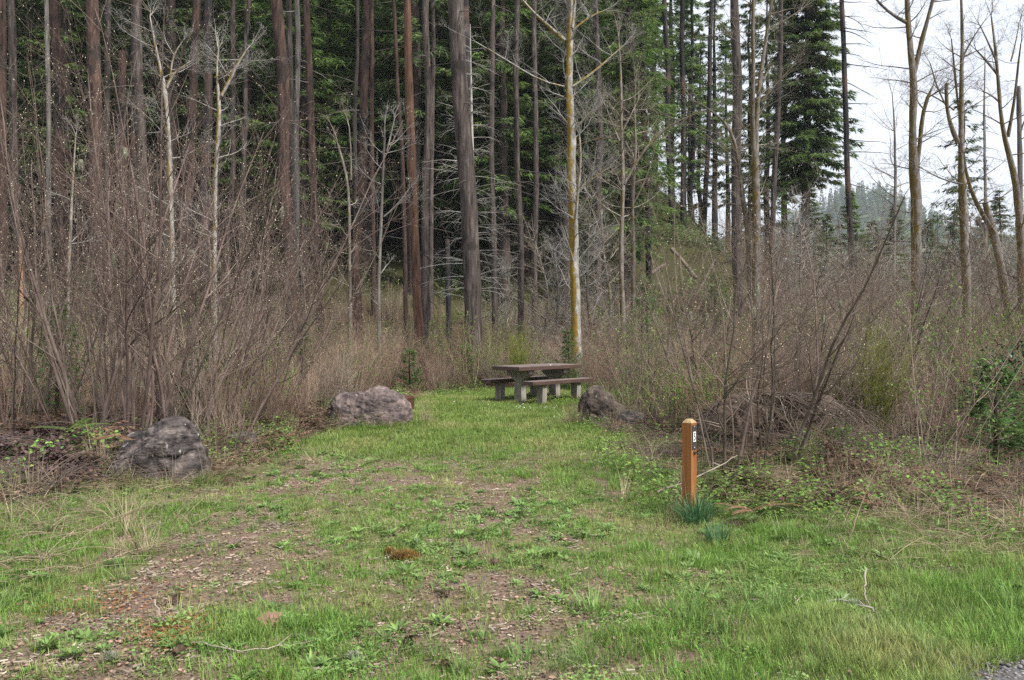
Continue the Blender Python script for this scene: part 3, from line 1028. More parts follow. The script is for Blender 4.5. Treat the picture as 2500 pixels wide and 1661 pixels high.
# conifers with sky behind them, right of the slope
SPARSE = []
for i, (H, z0, R) in enumerate(((21, 5, 2.1), (23, 8, 2.3), (19, 6, 1.9), (24, 4.5, 2.2))):
    fo, li, tm = whole_conifer(200 + i, H, z0, R, step=.5, per=5, sprays=26, gap=.18, size=.36, droop=.3, power=.6)
    SPARSE.append((multi("crown", [(fo, M['fir_needles']), (li, M['dark_twig'])]), tm.mesh("trunk", M['bark_char'])))
for k, (px, D, v, s, lab) in enumerate((
        (1600, 53, 0, .95, "thin ragged fir on the crest, left of the charred pair"),
        (1640, 58, 1, 1.0, "ragged fir with gaps of sky between the two charred trunks"),
        (1668, 66, 2, 1.1, "ragged fir with pointed top, right of the charred pair"),
        (1688, 50, 3, .72, "bright green ragged fir at the left edge of the sky gap"),
        (1708, 60, 0, .8, "small ragged fir standing in the first sky gap"),
        (1745, 56, 1, .9, "ragged fir behind the leaning charred trunk"),
        (1775, 62, 2, 1.0, "ragged fir left of the thick dark grey trunk"),
        (1830, 58, 3, .95, "ragged fir behind the mossy forked maple"),
        (1872, 50, 0, .95, "ragged fir between the mossy maple and a slim grey trunk"),
        (1915, 56, 1, 1.05, "dark ragged fir touching the left side of the full green fir"),
        (1545, 50, 2, 1.1, "ragged fir above the left foot of the grassy slope"),
        (1500, 54, 3, 1.15, "ragged fir behind the thin mossy alder"),
        (1450, 52, 1, 1.2, "ragged fir just right of the white mossy trunk"))):
    x = (px - 1250) / FPX * D
    root = thing("ragged_fir", lab, "tree", (x, D, gzs(x, D) - .2), k * 1.3, "ragged firs on the slope crest", s)
    link("crown", SPARSE[v][0], root)
    link("trunk", SPARSE[v][1], root)

fo, li, tm = whole_conifer(301, 24, 7.6, 2.75, step=.30, per=7, sprays=60, size=.34, droop=.42, power=.72, gap=.02)
x, D = (1968 - 1250) / FPX * 42, 42
root = thing("green_fir", "full green fir with dense drooping boughs beside the charred pole", "tree", (x, D, gzs(x, D) - .2))
multi("crown", [(fo, M['fir_needles']), (li, M['dark_twig'])], root)
tm.obj("trunk", M['bark_grey'], root)

fo, li, tm = whole_conifer(302, 13.0, 2.0, 2.3, step=.5, per=5, sprays=15, size=.30, droop=.45, power=.5, gap=.2)
CEDAR = (multi("crown", [(fo, M['cedar_needles']), (li, M['dark_twig'])]), tm.mesh("trunk", M['bark_far']))
for (px, D, s, lab) in ((2350, 44, 1.02, "lacy pale green cedar behind the broken forked tree at right"), (2290, 60, .72, "small lacy green cedar low between two mossy trunks"),
                        (2480, 58, .70, "small lacy green cedar low at the right edge"), (2110, 62, .62, "small green cedar in front of the distant hill"), (2180, 70, .55, "tiny green cedar right of the distant hill")):
    x = (px - 1250) / FPX * D
    root = thing("cedar_tree", lab, "tree", (x, D, gzs(x, D) - .2), px, "cedars beyond the right thicket", s)
    for nm, me in zip(("crown", "trunk"), CEDAR):
        link(nm, me, root)

for i, (px, D, sx, sz) in enumerate(((2020, 52, .75, .50), (2075, 46, .7, .44), (2130, 50, .8, .50), (2185, 44, .7, .40), (2265, 52, .8, .52), (2330, 46, .7, .42), (2395, 50, .85, .52), (2440, 44, .7, .44), (2500, 48, .8, .50), (1975, 48, .7, .46))):
    x = (px - 1250) / FPX * D
    root = thing("bushy_fir", "low bushy fir in the tangle of twigs beneath the open sky at right", "tree", (x, D, gzs(x, D) - .2), i * 1.7, "low firs in the right tangle", (sx, sx, sz))
    link("crown", SLOPE[(5, 2)[i % 2]][0], root)
    link("trunk", SLOPE[(5, 2)[i % 2]][1], root)

# far wooded hill
def far_hill():
    mb = MB()
    k, r = 60, 16
    V = []
    for i in range(k):
        u = i / (k - 1)
        x = 130 + u * 520
        px = 1250 + x / 760 * FPX
        top = np.interp(px, [1600, 1900, 1990, 2050, 2090, 2150, 2230, 2320, 2420, 2600, 3200], [680, 590, 530, 500, 490, 520, 570, 610, 630, 650, 680])
        hz = (HOR - top) / FPX * 760
        for j in range(r):
            v = j / (r - 1)
            V.append((x, 560 + v * 260, -1 + (hz + 2) * math.sin(min(1, v / .77) * math.pi / 2) ** 1.2 + (vn(x, v * 200, .03) - .5) * 10 * v))
    f = [(i * r + j, (i + 1) * r + j, (i + 1) * r + j + 1, i * r + j + 1) for i in range(k - 1) for j in range(r - 1)]
    mb.polys(V, f)
    tag(mb.obj("hills", M['fir_needles_dark']), kind="structure")
    V = np.array(V).reshape(k, r, 3)
    rs = np.random.RandomState(5)
    pts, rot, scl, idx = [], [], [], []
    for _ in range(1500):
        a, b = rs.uniform(0, k - 1.01), rs.uniform(3, r - 3.5)
        i, j = int(a), int(b)
        p = V[i, j] * (1 - (a - i)) + V[i + 1, j] * (a - i)
        p = p * (1 - (b - j)) + V[i, j + 1] * (b - j)
        pts.append(p - np.array([0, 0, 3]))
        rot.append((0, 0, rs.uniform(0, 6.28)))
        scl.append(rs.uniform(.7, 1.15))
        idx.append(rs.randint(0, 3))
    protos = []
    for q in range(3):
        fo, li = crown(600 + q, 0, 22, 4.2, step=1.3, per=6, sprays=12, size=1.5, droop=.3, fan=2)
        protos.append(fo.mesh("far_crown", M['fir_needles_dark']))
    scatter("far_forest", protos, pts, rot, scl, idx)


far_hill()

# ------------------------------------------------------------------ bare broadleaf trees
ALDER = [dict(n=6, jit=.20, trop=.05, kids=8, start=.2, ang=(25, 60), klen=(.3, .6), tip=.2, krad=.5, kfall=.4, sides=4),
         dict(n=4, jit=.18, trop=.05, kids=5, start=.2, ang=(25, 60), klen=(.3, .6), tip=.25, krad=.55),
         dict(n=3, jit=.2, trop=.05, kids=2, start=.3, ang=(25, 60), klen=(.4, .6), tip=.3),
         dict(n=2, jit=.2, trop=.03, tip=.3)]
MOSSTWIG = [dict(n=5, jit=.2, trop=.02, kids=6, start=.25, ang=(30, 70), klen=(.25, .5), tip=.25, krad=.5, sides=4),
            dict(n=4, jit=.22, trop=.03, kids=4, start=.2, ang=(30, 70), klen=(.3, .6), tip=.3),
            dict(n=3, jit=.25, trop=.02, tip=.3)]


def bare_tree(label, stems, D, bark, twig='alder_twig', nbr=14, blen=(1.0, 2.4), cfg=ALDER, name="bare_tree", lean=.15, seed=None, up=.35, group=None, lo=.3):
    """stems: list of [(px, py, width px), ...]; the first is the trunk, from its foot upward"""
    rng = random.Random(seed or label)
    f = stems[0][0]
    foot = P(f[0], f[1], D)
    gx = foot[0]
    base = np.array((gx, D, gzs(gx, D) - .15))
    root = thing(name, label, "tree", tuple(base), group=group)
    tm, bm = MB(), MB()
    for k, st in enumerate(stems):
        dd = [0.0] * len(st)
        if k:
            dep = rng.uniform(-.12, .12)
            L0 = P(st[0][0], st[0][1], D)
            dd = [dep * float(np.linalg.norm(P(q[0], q[1], D) - L0)) * 2 for q in st]
        pts = [P(q[0], q[1], D) + np.array((0, e, 0)) - base for q, e in zip(st, dd)]
        rad = [q[2] / FPX * D * .5 for q in st]
        if k == 0 and pts[0][2] > .1:
            pts.insert(0, np.array((0, 0, 0)))
            rad.insert(0, rad[0] * 1.35)
        tk = tm
        Q, R = trunk_tube(tk, pts, rad, rng, sides=12, wob=.12, rough=.20)
        n = max(2, int(nbr * min(1.0, len(Q) / 26)))
        for _ in range(n):
            i = int(rng.uniform(lo if k == 0 else .25, .98) * (len(Q) - 1))
            az = rng.uniform(0, 2 * math.pi)
            d = nrm((math.cos(az), math.sin(az), rng.uniform(up - .3, up + .4)))
            grow(bm, rng, tuple(Q[i]), d, rng.uniform(*blen), min(R[i] * .35, .018), 0, cfg)
        if R[-1] < .03:
            for _ in range(3):
                tgv = Q[-1] - Q[-2]
                d = nrm(tuple(tgv / np.linalg.norm(tgv) + np.array([rng.uniform(-.4, .4) for _ in range(3)])))
                grow(bm, rng, tuple(Q[-1]), d, rng.uniform(*blen) * .6, R[-1] * .6, 0, cfg)
    tm.obj("trunk", M[bark], root)
    bm.obj("crown", M[twig], root)
    return root


bare_tree("white barked dead tree with orange moss down its left side", [
    [(1408, 815, 25), (1406, 700, 23), (1400, 600, 22), (1403, 520, 21), (1393, 440, 20), (1396, 350, 19), (1386, 220, 17), (1388, 100, 16), (1387, 40, 12), (1390, -30, 10)],
    [(1380, 100, 9), (1345, 70, 8), (1318, 42, 7), (1290, 30, 6), (1262, -15, 4)],
    [(1396, 70, 11), (1402, 30, 9), (1404, -30, 6)],
    [(1402, 620, 11), (1405, 500, 9), (1411, 460, 7), (1425, 400, 6), (1414, 345, 4)],
    [(1392, 215, 5), (1438, 190, 6), (1475, 150, 5), (1516, 112, 3)],
    [(1378, 212, 4), (1338, 217, 4), (1275, 172, 3), (1200, 130, 3), (1165, 112, 2)],
    [(1398, 75, 6), (1440, 40, 5), (1470, 28, 3)],
    [(1403, 320, 5), (1425, 290, 4), (1441, 276, 3)],
    [(1404, 480, 4), (1440, 440, 3), (1480, 415, 2)]], 22.5, 'bark_moss', 'dead_twig', 40, (.6, 1.7), lo=.25, up=.75)

bare_tree("thin mossy alder with orange trunk right of the white mossy tree", [
    [(1520, 800, 14), (1520, 640, 12), (1523, 500, 10), (1517, 380, 9), (1512, 330, 8), (1514, 200, 6), (1508, 90, 3)],
    [(1512, 340, 6), (1470, 330, 4), (1410, 350, 2)],
    [(1524, 450, 7), (1560, 380, 6), (1615, 315, 5), (1670, 288, 4), (1730, 270, 2)],
    [(1512, 345, 6), (1495, 310, 4), (1480, 270, 3)],
    [(1516, 330, 5), (1535, 290, 4), (1560, 240, 2)]], 24.5, 'bark_mossy', 'alder_twig', 22, (.8, 1.9))
bare_tree("second thin mossy alder beside the grassy slope", [
    [(1546, 760, 11), (1546, 600, 10), (1543, 480, 8), (1552, 360, 6), (1545, 250, 4), (1555, 180, 2)],
    [(1545, 500, 5), (1580, 440, 3), (1600, 370, 2)]], 26, 'bark_mossy', 'alder_twig', 20, (.8, 1.8))
bare_tree("forked maple with mustard moss in front of the thick grey trunk", [
    [(1848, 820, 22), (1846, 640, 20), (1845, 520, 19), (1842, 400, 18), (1846, 320, 13), (1854, 200, 10), (1876, 90, 8), (1894, -30, 5)],
    [(1841, 390, 13), (1828, 280, 10), (1826, 190, 9), (1817, 60, 8), (1817, -30, 6)],
    [(1830, 760, 11), (1826, 560, 11), (1815, 430, 9), (1800, 310, 8), (1770, 275, 6), (1722, 248, 4)],
    [(1858, 250, 5), (1885, 215, 4), (1925, 172, 2)],
    [(1880, 75, 5), (1915, 50, 4), (1955, 25, 3)]], 24, 'bark_mossy', 'alder_twig', 26, (.8, 2.0), lo=.4)
bare_tree("tall forked tree with mossy base against the sky, left of the broken one", [
    [(2236, 830, 24), (2238, 620, 23), (2243, 520, 22), (2234, 420, 24), (2226, 330, 17), (2230, 220, 17), (2226, 170, 15), (2216, 80, 13), (2212, 20, 12), (2213, -40, 10)],
    [(2230, 180, 14), (2243, 120, 12), (2250, 70, 10), (2266, 20, 8), (2274, -30, 6)],
    [(2212, 55, 9), (2180, 42, 7), (2150, 25, 6), (2128, -5, 5), (2112, -30, 3)],
    [(2236, 430, 11), (2246, 350, 10), (2254, 270, 9), (2262, 210, 8), (2282, 205, 3)],
    [(2254, 265, 4), (2245, 258, 3), (2240, 250, 2)],
    [(2214, 60, 3), (2235, 45, 3), (2250, 15, 2)]], 22, 'bark_mossy', 'alder_twig', 22, (.6, 1.7), lo=.15)
bare_tree("mossy broken topped tree with a crooked left fork at right", [
    [(2362, 860, 20), (2358, 700, 19), (2352, 560, 19), (2345, 430, 18), (2343, 330, 13), (2345, 230, 11), (2348, 130, 9), (2349, 40, 7), (2346, -30, 5)],
    [(2340, 350, 14), (2322, 322, 11), (2310, 295, 9), (2309, 250, 9), (2308, 204, 8)],
    [(2340, 270, 5), (2334, 180, 5), (2328, 92, 3)],
    [(2309, 258, 4), (2285, 210, 4), (2275, 168, 3)],
    [(2330, 270, 4), (2290, 232, 3), (2235, 212, 2)],
    [(2350, 140, 5), (2372, 90, 3), (2392, 60, 2)]], 22.5, 'bark_mossy', 'brown_stem', 20, (.6, 1.6), lo=.2)
bare_tree("leaning mossy trunk ending in a splintered stump at right", [
    [(2480, 860, 20), (2460, 700, 19), (2435, 600, 18), (2420, 545, 17), (2405, 495, 13)],
    [(2428, 570, 13), (2400, 530, 11), (2370, 480, 9), (2345, 430, 7), (2350, 380, 4)],
    [(2350, 450, 5), (2300, 440, 4), (2262, 415, 3)]], 21, 'bark_mossy', 'brown_stem', 14, (.6, 1.5))
bare_tree("crooked dark limbed tree with knobbly forks near the right edge", [
    [(2494, 860, 20), (2490, 600, 18), (2480, 430, 15), (2464, 370, 12), (2446, 310, 10), (2438, 200, 8), (2425, 110, 6), (2415, 40, 3)],
    [(2460, 335, 8), (2470, 260, 7), (2466, 170, 5), (2470, 120, 3)],
    [(2468, 150, 4), (2485, 100, 3), (2496, 50, 2)],
    [(2440, 190, 6), (2410, 150, 5), (2382, 122, 3)],
    [(2436, 160, 5), (2408, 110, 4), (2380, 70, 3)],
    [(2440, 250, 5), (2420, 235, 4), (2400, 228, 3)]], 20.5, 'bark_mossy', 'brown_stem', 12, (.5, 1.3))
bare_tree("pale grey snapped pole at the right edge", [
    [(2492, 800, 13), (2490, 560, 12), (2489, 400, 11), (2488, 212, 10)],
    [(2490, 330, 5), (2498, 290, 3), (2515, 270, 2)]], 24, 'bark_pale', 'dead_twig', 4, (.5, 1.2))
bare_tree("thin dead pole with short twigs, left of the knobbly forked tree", [
    [(2410, 830, 9), (2408, 560, 8), (2404, 350, 6), (2402, 130, 2)]], 36, 'bark_pale', 'alder_twig', 40, (.5, 1.4), cfg=DEADCFG, up=-.05)
bare_tree("slender pale alder with fine twigs in front of the sky right of the charred pole", [
    [(2183, 800, 9), (2182, 560, 8), (2185, 400, 6), (2183, 300, 4), (2178, 230, 2)]], 34, 'bark_pale', 'alder_twig', 34, (.9, 2.6), lo=.4, up=.5)
bare_tree("pale forked dead tree rising from the left thicket", [
    [(428, 930, 13), (424, 700, 12), (419, 520, 11), (414, 330, 10), (406, 222, 10), (388, 140, 6), (370, 97, 5), (362, 40, 3)],
    [(408, 215, 7), (418, 180, 6), (440, 165, 4), (462, 152, 2)],
    [(416, 190, 5), (418, 130, 4), (440, 100, 2)]], 19.5, 'bark_moss', 'dead_twig', 22, (.5, 1.4))
bare_tree("pale crooked dead tree with an orange broken limb, right of the forked one", [
    [(522, 930, 12), (520, 700, 12), (526, 420, 10), (538, 290, 10), (541, 235, 9), (525, 195, 5), (524, 165, 5), (535, 120, 4)],
    [(541, 235, 8), (556, 210, 9), (570, 180, 8), (580, 150, 6), (600, 125, 4)],
    [(524, 190, 3), (545, 185, 3), (566, 175, 2)]], 20, 'bark_moss', 'dead_twig', 22, (.5, 1.4))
bare_tree("slender white forked sapling among the middle trunks", [
    [(928, 850, 9), (929, 700, 8), (936, 560, 7), (937, 450, 6), (944, 360, 5), (943, 304, 3)],
    [(944, 370, 4), (955, 330, 4), (964, 290, 3)],
    [(937, 530, 4), (965, 505, 4), (996, 460, 2)],
    [(934, 540, 3), (925, 510, 3), (922, 500, 2)]], 21.5, 'bark_pale', 'dead_twig', 12, (.5, 1.2), name="bare_sapling")
bare_tree("crooked pale sapling with mossy stem left of the middle trunks", [
    [(856, 850, 10), (858, 700, 8), (855, 560, 8), (856, 440, 7), (840, 385, 6), (826, 350, 4)],
    [(857, 440, 5), (858, 380, 4), (850, 310, 3)]], 20.5, 'bark_mossy', 'alder_twig', 14, (.5, 1.3), name="bare_sapling")
bare_tree("short pale snapped sapling standing in the left thicket", [
    [(165, 960, 10), (168, 700, 8), (182, 420, 5), (188, 330, 3)]], 15, 'bark_moss', 'dead_twig', 12, (.4, 1.0), name="bare_sapling")


def white_dead_fir():
    lab = "thin white dead fir with drooping pale branches behind the thickest trunk"
    rng = random.Random(lab)
    D = 25.5
    foot = G(1162, D, -.1)
    root = thing("dead_fir", lab, "tree", foot)
    tm = MB()
    pts = [P(px, py, D) - np.array(foot) for px, py in ((1162, 800), (1157, 640), (1154, 480), (1151, 250), (1148, 60))]
    Q, R = trunk_tube(tm, pts, [.075, .06, .05, .035, .012], rng, sides=8, wob=.05)
    tm.obj("trunk", M['dead_twig'], root)
    bm = MB()
    cfg = [dict(n=6, jit=.10, trop=-.07, kids=5, start=.25, ang=(25, 55), klen=(.25, .5), tip=.2, krad=.6),
           dict(n=3, jit=.2, trop=-.1, kids=2, start=.2, ang=(25, 60), klen=(.3, .6), tip=.3), dict(n=2, jit=.2, trop=-.1, tip=.4)]
    for i in range(130):
        j = int(rng.uniform(.12, .98) * (len(Q) - 1))
        az = rng.uniform(0, 6.28)
        d = nrm((math.cos(az), math.sin(az), rng.uniform(-.1, .5)))
        grow(bm, rng, tuple(Q[j]), d, rng.uniform(.7, 2.2) * (1.15 - .7 * j / len(Q)), .012, 0, cfg)
    bm.obj("crown", M['dead_twig'], root)


white_dead_fir()

# a few generic twiggy alders, copied into the depth of the right thicket
ALD = []
for i in range(4):
    rng = random.Random(70 + i)
    tm, bm = MB(), MB()
    H = rng.uniform(5.5, 7.5)
    pts = [(0, 0, 0)]
    for k in range(1, 6):
        pts.append((rng.uniform(-.25, .25) * k * .4, rng.uniform(-.25, .25) * k * .4, H * k / 5))
    Q, R = trunk_tube(tm, pts, [.075, .06, .05, .04, .028, .008], rng, sides=7, wob=.1)
    for _ in range(52):
        j = int(rng.uniform(.12, .98) * (len(Q) - 1))
        az = rng.uniform(0, 6.28)
        d = nrm((math.cos(az), math.sin(az), rng.uniform(.3, 1.0)))
        grow(bm, rng, tuple(Q[j]), d, rng.uniform(1.0, 2.6) * (1.2 - .8 * j / len(Q)), .022, 0, ALDER)
    ALD.append((tm.mesh("trunk", M['bark_mossy']), bm.mesh("crown", M['alder_twig'] if i % 2 else M['dead_twig'])))
rng = random.Random(21)
for i, (px, D, s) in enumerate(((1445, 27, .85), (1490, 30, 1.0), (1355, 28, .8), (1900, 30, .75), (1960, 33, .8), (2010, 30, .6), (2060, 42, .8), (2110, 30, .65), (2130, 48, .9),
                                (2290, 34, .7), (2320, 45, .9), (2440, 40, .9), (1935, 38, .8), (1985, 26, .55), (2045, 34, .7), (2085, 38, .75), (2150, 36, .75), (2205, 40, .85), (2250, 32, .7), (2335, 36, .8), (2370, 33, .8), (2420, 35, .85), (2465, 30, .75), (2300, 48, 1.0), (2510, 44, 1.0), (2395, 30, .7), (2500, 34, .9), (2160, 27, .5), (2275, 27, .55), (1330, 31, .9), (1240, 30, .7))):
    x = (px - 1250) / FPX * D
    if D > 26 and px < 1640:
        lab, grp = "leafless twiggy alder in the tangle at the foot of the grassy slope", "alders at the foot of the grassy slope"
    else:
        lab, grp = "leafless twiggy alder in the grey tangle below the sky on the right", "alders in the right tangle"
    root = thing("alder_tree", lab, "tree", (x, D, gzs(x, D) - .1), rng.uniform(0, 6.28), grp, s)
    link("trunk", ALD[i % 4][0], root)
    link("crown", ALD[i % 4][1], root)

# ------------------------------------------------------------------ the tall bare shrubs left and right
WILLOW = [dict(n=10, jit=.095, trop=.016, kids=11, start=.22, ang=(18, 45), klen=(.22, .5), tip=.22, krad=.55, kfall=.4, sides=5, ntips=3, tiplvl=0),
          dict(n=6, jit=.17, trop=.03, kids=5.5, start=.15, ang=(22, 60), klen=(.25, .6), tip=.3, krad=.6, kfall=.4, ntips=3, tiplvl=0),
          dict(n=3, jit=.16, trop=.02, kids=.8, start=.2, ang=(25, 55), klen=(.3, .6), tip=.4, ntips=2, tiplvl=0), dict(n=2, jit=.18, trop=0, tip=.5, ntips=1, tiplvl=0)]


def bare_shrub(label, px, D, n, L, spread, bark, buds=.5, seed=1, leanx=0.0, base=.35, rad=.019, cfg=WILLOW, group=None, name="willow_shrub"):
    rng = random.Random(seed)
    loc = G(px, D, -.05)
    root = thing(name, label, "shrub", loc, group=group)
    sm, tips = MB(), []
    n = int(n * 1.35)
    for i in range(n):
        az = 2 * math.pi * (i + rng.random()) / n
        tl = .85 * spread * rng.random() ** .7
        d = nrm((math.cos(az) * math.sin(tl) + leanx, math.sin(az) * math.sin(tl), math.cos(tl)))
        b = rng.uniform(.05, base * 1.5)
        l = L * rng.uniform(.5, 1.12)
        grow(sm, rng, (math.cos(az) * b, math.sin(az) * b, 0), d, l, rad * rng.choice((.4, .5, .65, .8, 1.0, 1.25)), 0, cfg, tips)
    sm.obj("stems", M[bark], root)
    rng.shuffle(tips)
    tips = tips[:int(len(tips) * buds * .42)]
    if tips:
        cm = MB()
        blobs(cm, tips, rng, .0048)
        cm.obj("catkin_sprays", M['catkin'], root)
    return root


GL = "tall bare willow shrubs on the left"
bare_shrub("bare catkin shrub at the left edge with stems leaning out of frame", 40, 10.2, 9, 4.0, .50, 'willow_stem', .5, 1, .05, group=GL)
bare_shrub("bare catkin shrub rising between the left edge and the grey boulder", 215, 9.6, 10, 4.2, .52, 'willow_stem', .5, 2, -.10, group=GL)
bare_shrub("bare catkin shrub directly behind the grey boulder at left", 330, 9.9, 13, 4.5, .55, 'willow_stem', .5, 3, .0, group=GL)
bare_shrub("bare catkin shrub fanning right above the grey boulder", 430, 10.4, 12, 4.4, .55, 'willow_stem', .5, 4, .12, group=GL)
bare_shrub("bare catkin shrub behind the small half buried rock at left", 520, 11.4, 12, 4.4, .55, 'willow_stem', .5, 5, .10, group=GL)
bare_shrub("bare catkin shrub arching toward the purple boulder", 610, 13.0, 12, 4.4, .62, 'willow_stem', .4, 6, .22, group=GL)
bare_shrub("pale bare shrub set back behind the left willow stems", 300, 13.5, 12, 4.6, .5, 'willow_stem', .4, 7, .0, group=GL)
bare_shrub("pale bare shrub set back at the left edge", 90, 13.0, 12, 4.4, .5, 'willow_stem', .4, 8, .0, group=GL)
bare_shrub("pale bare shrub set back left of the middle trunks", 660, 16.0, 14, 4.4, .5, 'willow_stem', .35, 9, .05, group=GL)
GR = "tall bare shrubs on the right"
SLIM = [dict(n=9, jit=.14, trop=.018, kids=12, start=.2, ang=(25, 60), klen=(.25, .5), tip=.22, krad=.5, kfall=.4, sides=5, ntips=2, tiplvl=0),
        dict(n=6, jit=.20, trop=.02, kids=6.5, start=.15, ang=(25, 65), klen=(.28, .6), tip=.3, krad=.6, kfall=.4, ntips=2, tiplvl=0),
        dict(n=3, jit=.2, trop=.01, kids=1.2, start=.2, ang=(25, 60), klen=(.3, .6), tip=.4, ntips=1, tiplvl=0), dict(n=2, jit=.2, trop=0, tip=.5, ntips=1, tiplvl=0)]
bare_shrub("slender brown shrub growing close behind the number post", 1765, 8.4, 4, 3.1, .22, 'brown_stem', .25, 11, .0, .12, .021, SLIM, GR, "bare_shrub")
bare_shrub("brown shrub with stems arching right over the litter covered mound", 1880, 9.0, 9, 2.7, .75, 'brown_stem', .25, 12, .22, .3, .018, SLIM, GR, "bare_shrub")
bare_shrub("brown shrub crossing its stems behind the litter covered mound", 1950, 11.4, 14, 3.1, .7, 'brown_stem', .25, 13, .15, .4, .017, SLIM, GR, "bare_shrub")
bare_shrub("grey brown shrub standing right of the picnic table", 1600, 15.0, 9, 2.9, .6, 'brown_stem', .2, 14, .05, .4, .016, SLIM, GR, "bare_shrub")
bare_shrub("brown shrub between the picnic table and the number post", 1720, 12.6, 11, 3.2, .62, 'brown_stem', .25, 15, .05, .4, .017, SLIM, GR, "bare_shrub")
bare_shrub("brown shrub spreading in front of the tall forked tree at right", 2130, 13.6, 13, 3.6, .7, 'brown_stem', .2, 16, .05, .4, .015, SLIM, GR, "bare_shrub")
bare_shrub("brown shrub tangled below the broken topped tree at right", 2330, 15.5, 13, 3.6, .7, 'brown_stem', .2, 17, .0, .4, .015, SLIM, GR, "bare_shrub")
bare_shrub("brown shrub at the right edge behind the dark leaved bush", 2480, 14.2, 12, 3.8, .7, 'brown_stem', .2, 18, -.05, .4, .015, SLIM, GR, "bare_shrub")
bare_shrub("twiggy shrub behind the right boulder beside the table", 1545, 16.2, 9, 2.0, .55, 'willow_stem', .2, 19, .0, .3, .010, SLIM, GR, "bare_shrub")


def lichen(label, pts, group):
    proto = None
    rs = random.Random(31)
    for (px, py, D, L) in pts:
        p = P(px, py, D)
        if proto is None:
            mb = MB()
            for i in range(46):
                x0, y0 = rs.uniform(-.03, .03), rs.uniform(-.03, .03)
                q = [(x0, y0, 0)]
                for k in range(4):
                    q.append((q[-1][0] + rs.uniform(-.02, .02), q[-1][1] + rs.uniform(-.02, .02), q[-1][2] - rs.uniform(.03, .09)))
                mb.tube(q, [.006, .007, .006, .004, .0015], 3)
            proto = mb.mesh("lichen", M['lichen_strand'])
        o = link("hanging_lichen", proto, None, tuple(p))
        o.scale = (.55, .55, L * .6)
        o.rotation_euler = (0, 0, rs.uniform(0, 6.28))
        tag(o, label, "lichen", group)


lichen("pale tuft of lichen hanging from bare left twigs", [(305, 360, 10.2, .9), (198, 390, 10.0, .8), (278, 620, 10.2, 1.1), (312, 655, 10.4, 1.0), (690, 505, 13.0, 1.2), (535, 640, 11.0, .9), (470, 610, 10.8, .8)], "lichen tufts on the left shrubs")
lichen("pale tuft of lichen hanging from bare right twigs", [(1838, 745, 10.5, 1.0), (1848, 690, 11.5, 1.3), (2095, 560, 13, .8), (1685, 760, 12.6, 1.0), (1726, 765, 12.5, 1.1), (2010, 770, 11.4, 1.1), (2050, 735, 11.5, .8)], "lichen tufts on the right shrubs")

# ------------------------------------------------------------------ undergrowth prototypes
def osier_proto(seed, H, n):
    rng = random.Random(seed)
    mb = MB()
    cfg = [dict(n=5, jit=.10, trop=.03, kids=5, start=.25, ang=(18, 45), klen=(.25, .5), tip=.3, krad=.6, kfall=.4),
           dict(n=3, jit=.16, trop=.03, kids=2, start=.2, ang=(20, 50), klen=(.3, .6), tip=.4), dict(n=2, jit=.2, trop=.02, tip=.5)]
    for i in range(n):
        az, tl = rng.uniform(0, 6.28), rng.uniform(0, .55)
        d = nrm((math.cos(az) * math.sin(tl), math.sin(az) * math.sin(tl), math.cos(tl)))
        b = rng.uniform(0, .3)
        grow(mb, rng, (math.cos(az) * b, math.sin(az) * b, -.03), d, H * rng.uniform(.55, 1.1), .0062, 0, cfg)
    return mb.mesh("osier", M['osier'])


def clump_leaves(seed, n, R, H, ln, wd, mat, upright=.4, stems=0, stemmat=None, fold=.1):
    rs = np.random.RandomState(seed)
    mb = MB()
    a, r = rs.uniform(0, 6.28, n), R * np.sqrt(rs.rand(n))
    Pn = np.stack([r * np.cos(a), r * np.sin(a), H * rs.rand(n) * (1 - .4 * r / R)], 1)
    az = rs.uniform(0, 6.28, n)
    D = np.stack([np.cos(az), np.sin(az), rs.uniform(-.2, upright, n)], 1)
    Nn = np.stack([rs.uniform(-.5, .5, n), rs.uniform(-.5, .5, n), np.ones(n)], 1)
    leaves(mb, Pn, D, Nn, rs.uniform(.6, 1.2, n) * ln, rs.uniform(.7, 1.2, n) * wd, fold)
    return mb.mesh("leaf_clump", mat)


def tuft(seed, n, R, L, wd, lean, mat, curl=1.0):
    rs = np.random.RandomState(seed)
    mb = MB()
    a, r = rs.uniform(0, 6.28, n), R * np.sqrt(rs.rand(n))
    Pn = np.stack([r * np.cos(a), r * np.sin(a), np.full(n, -.006)], 1)
    az = a + rs.normal(0, .9, n)
    blades(mb, Pn, az, np.abs(rs.normal(lean, lean * .5, n)), L * rs.uniform(.45, 1.15, n), wd * rs.uniform(.7, 1.2, n), curl)
    return mb.mesh("tuft", mat)


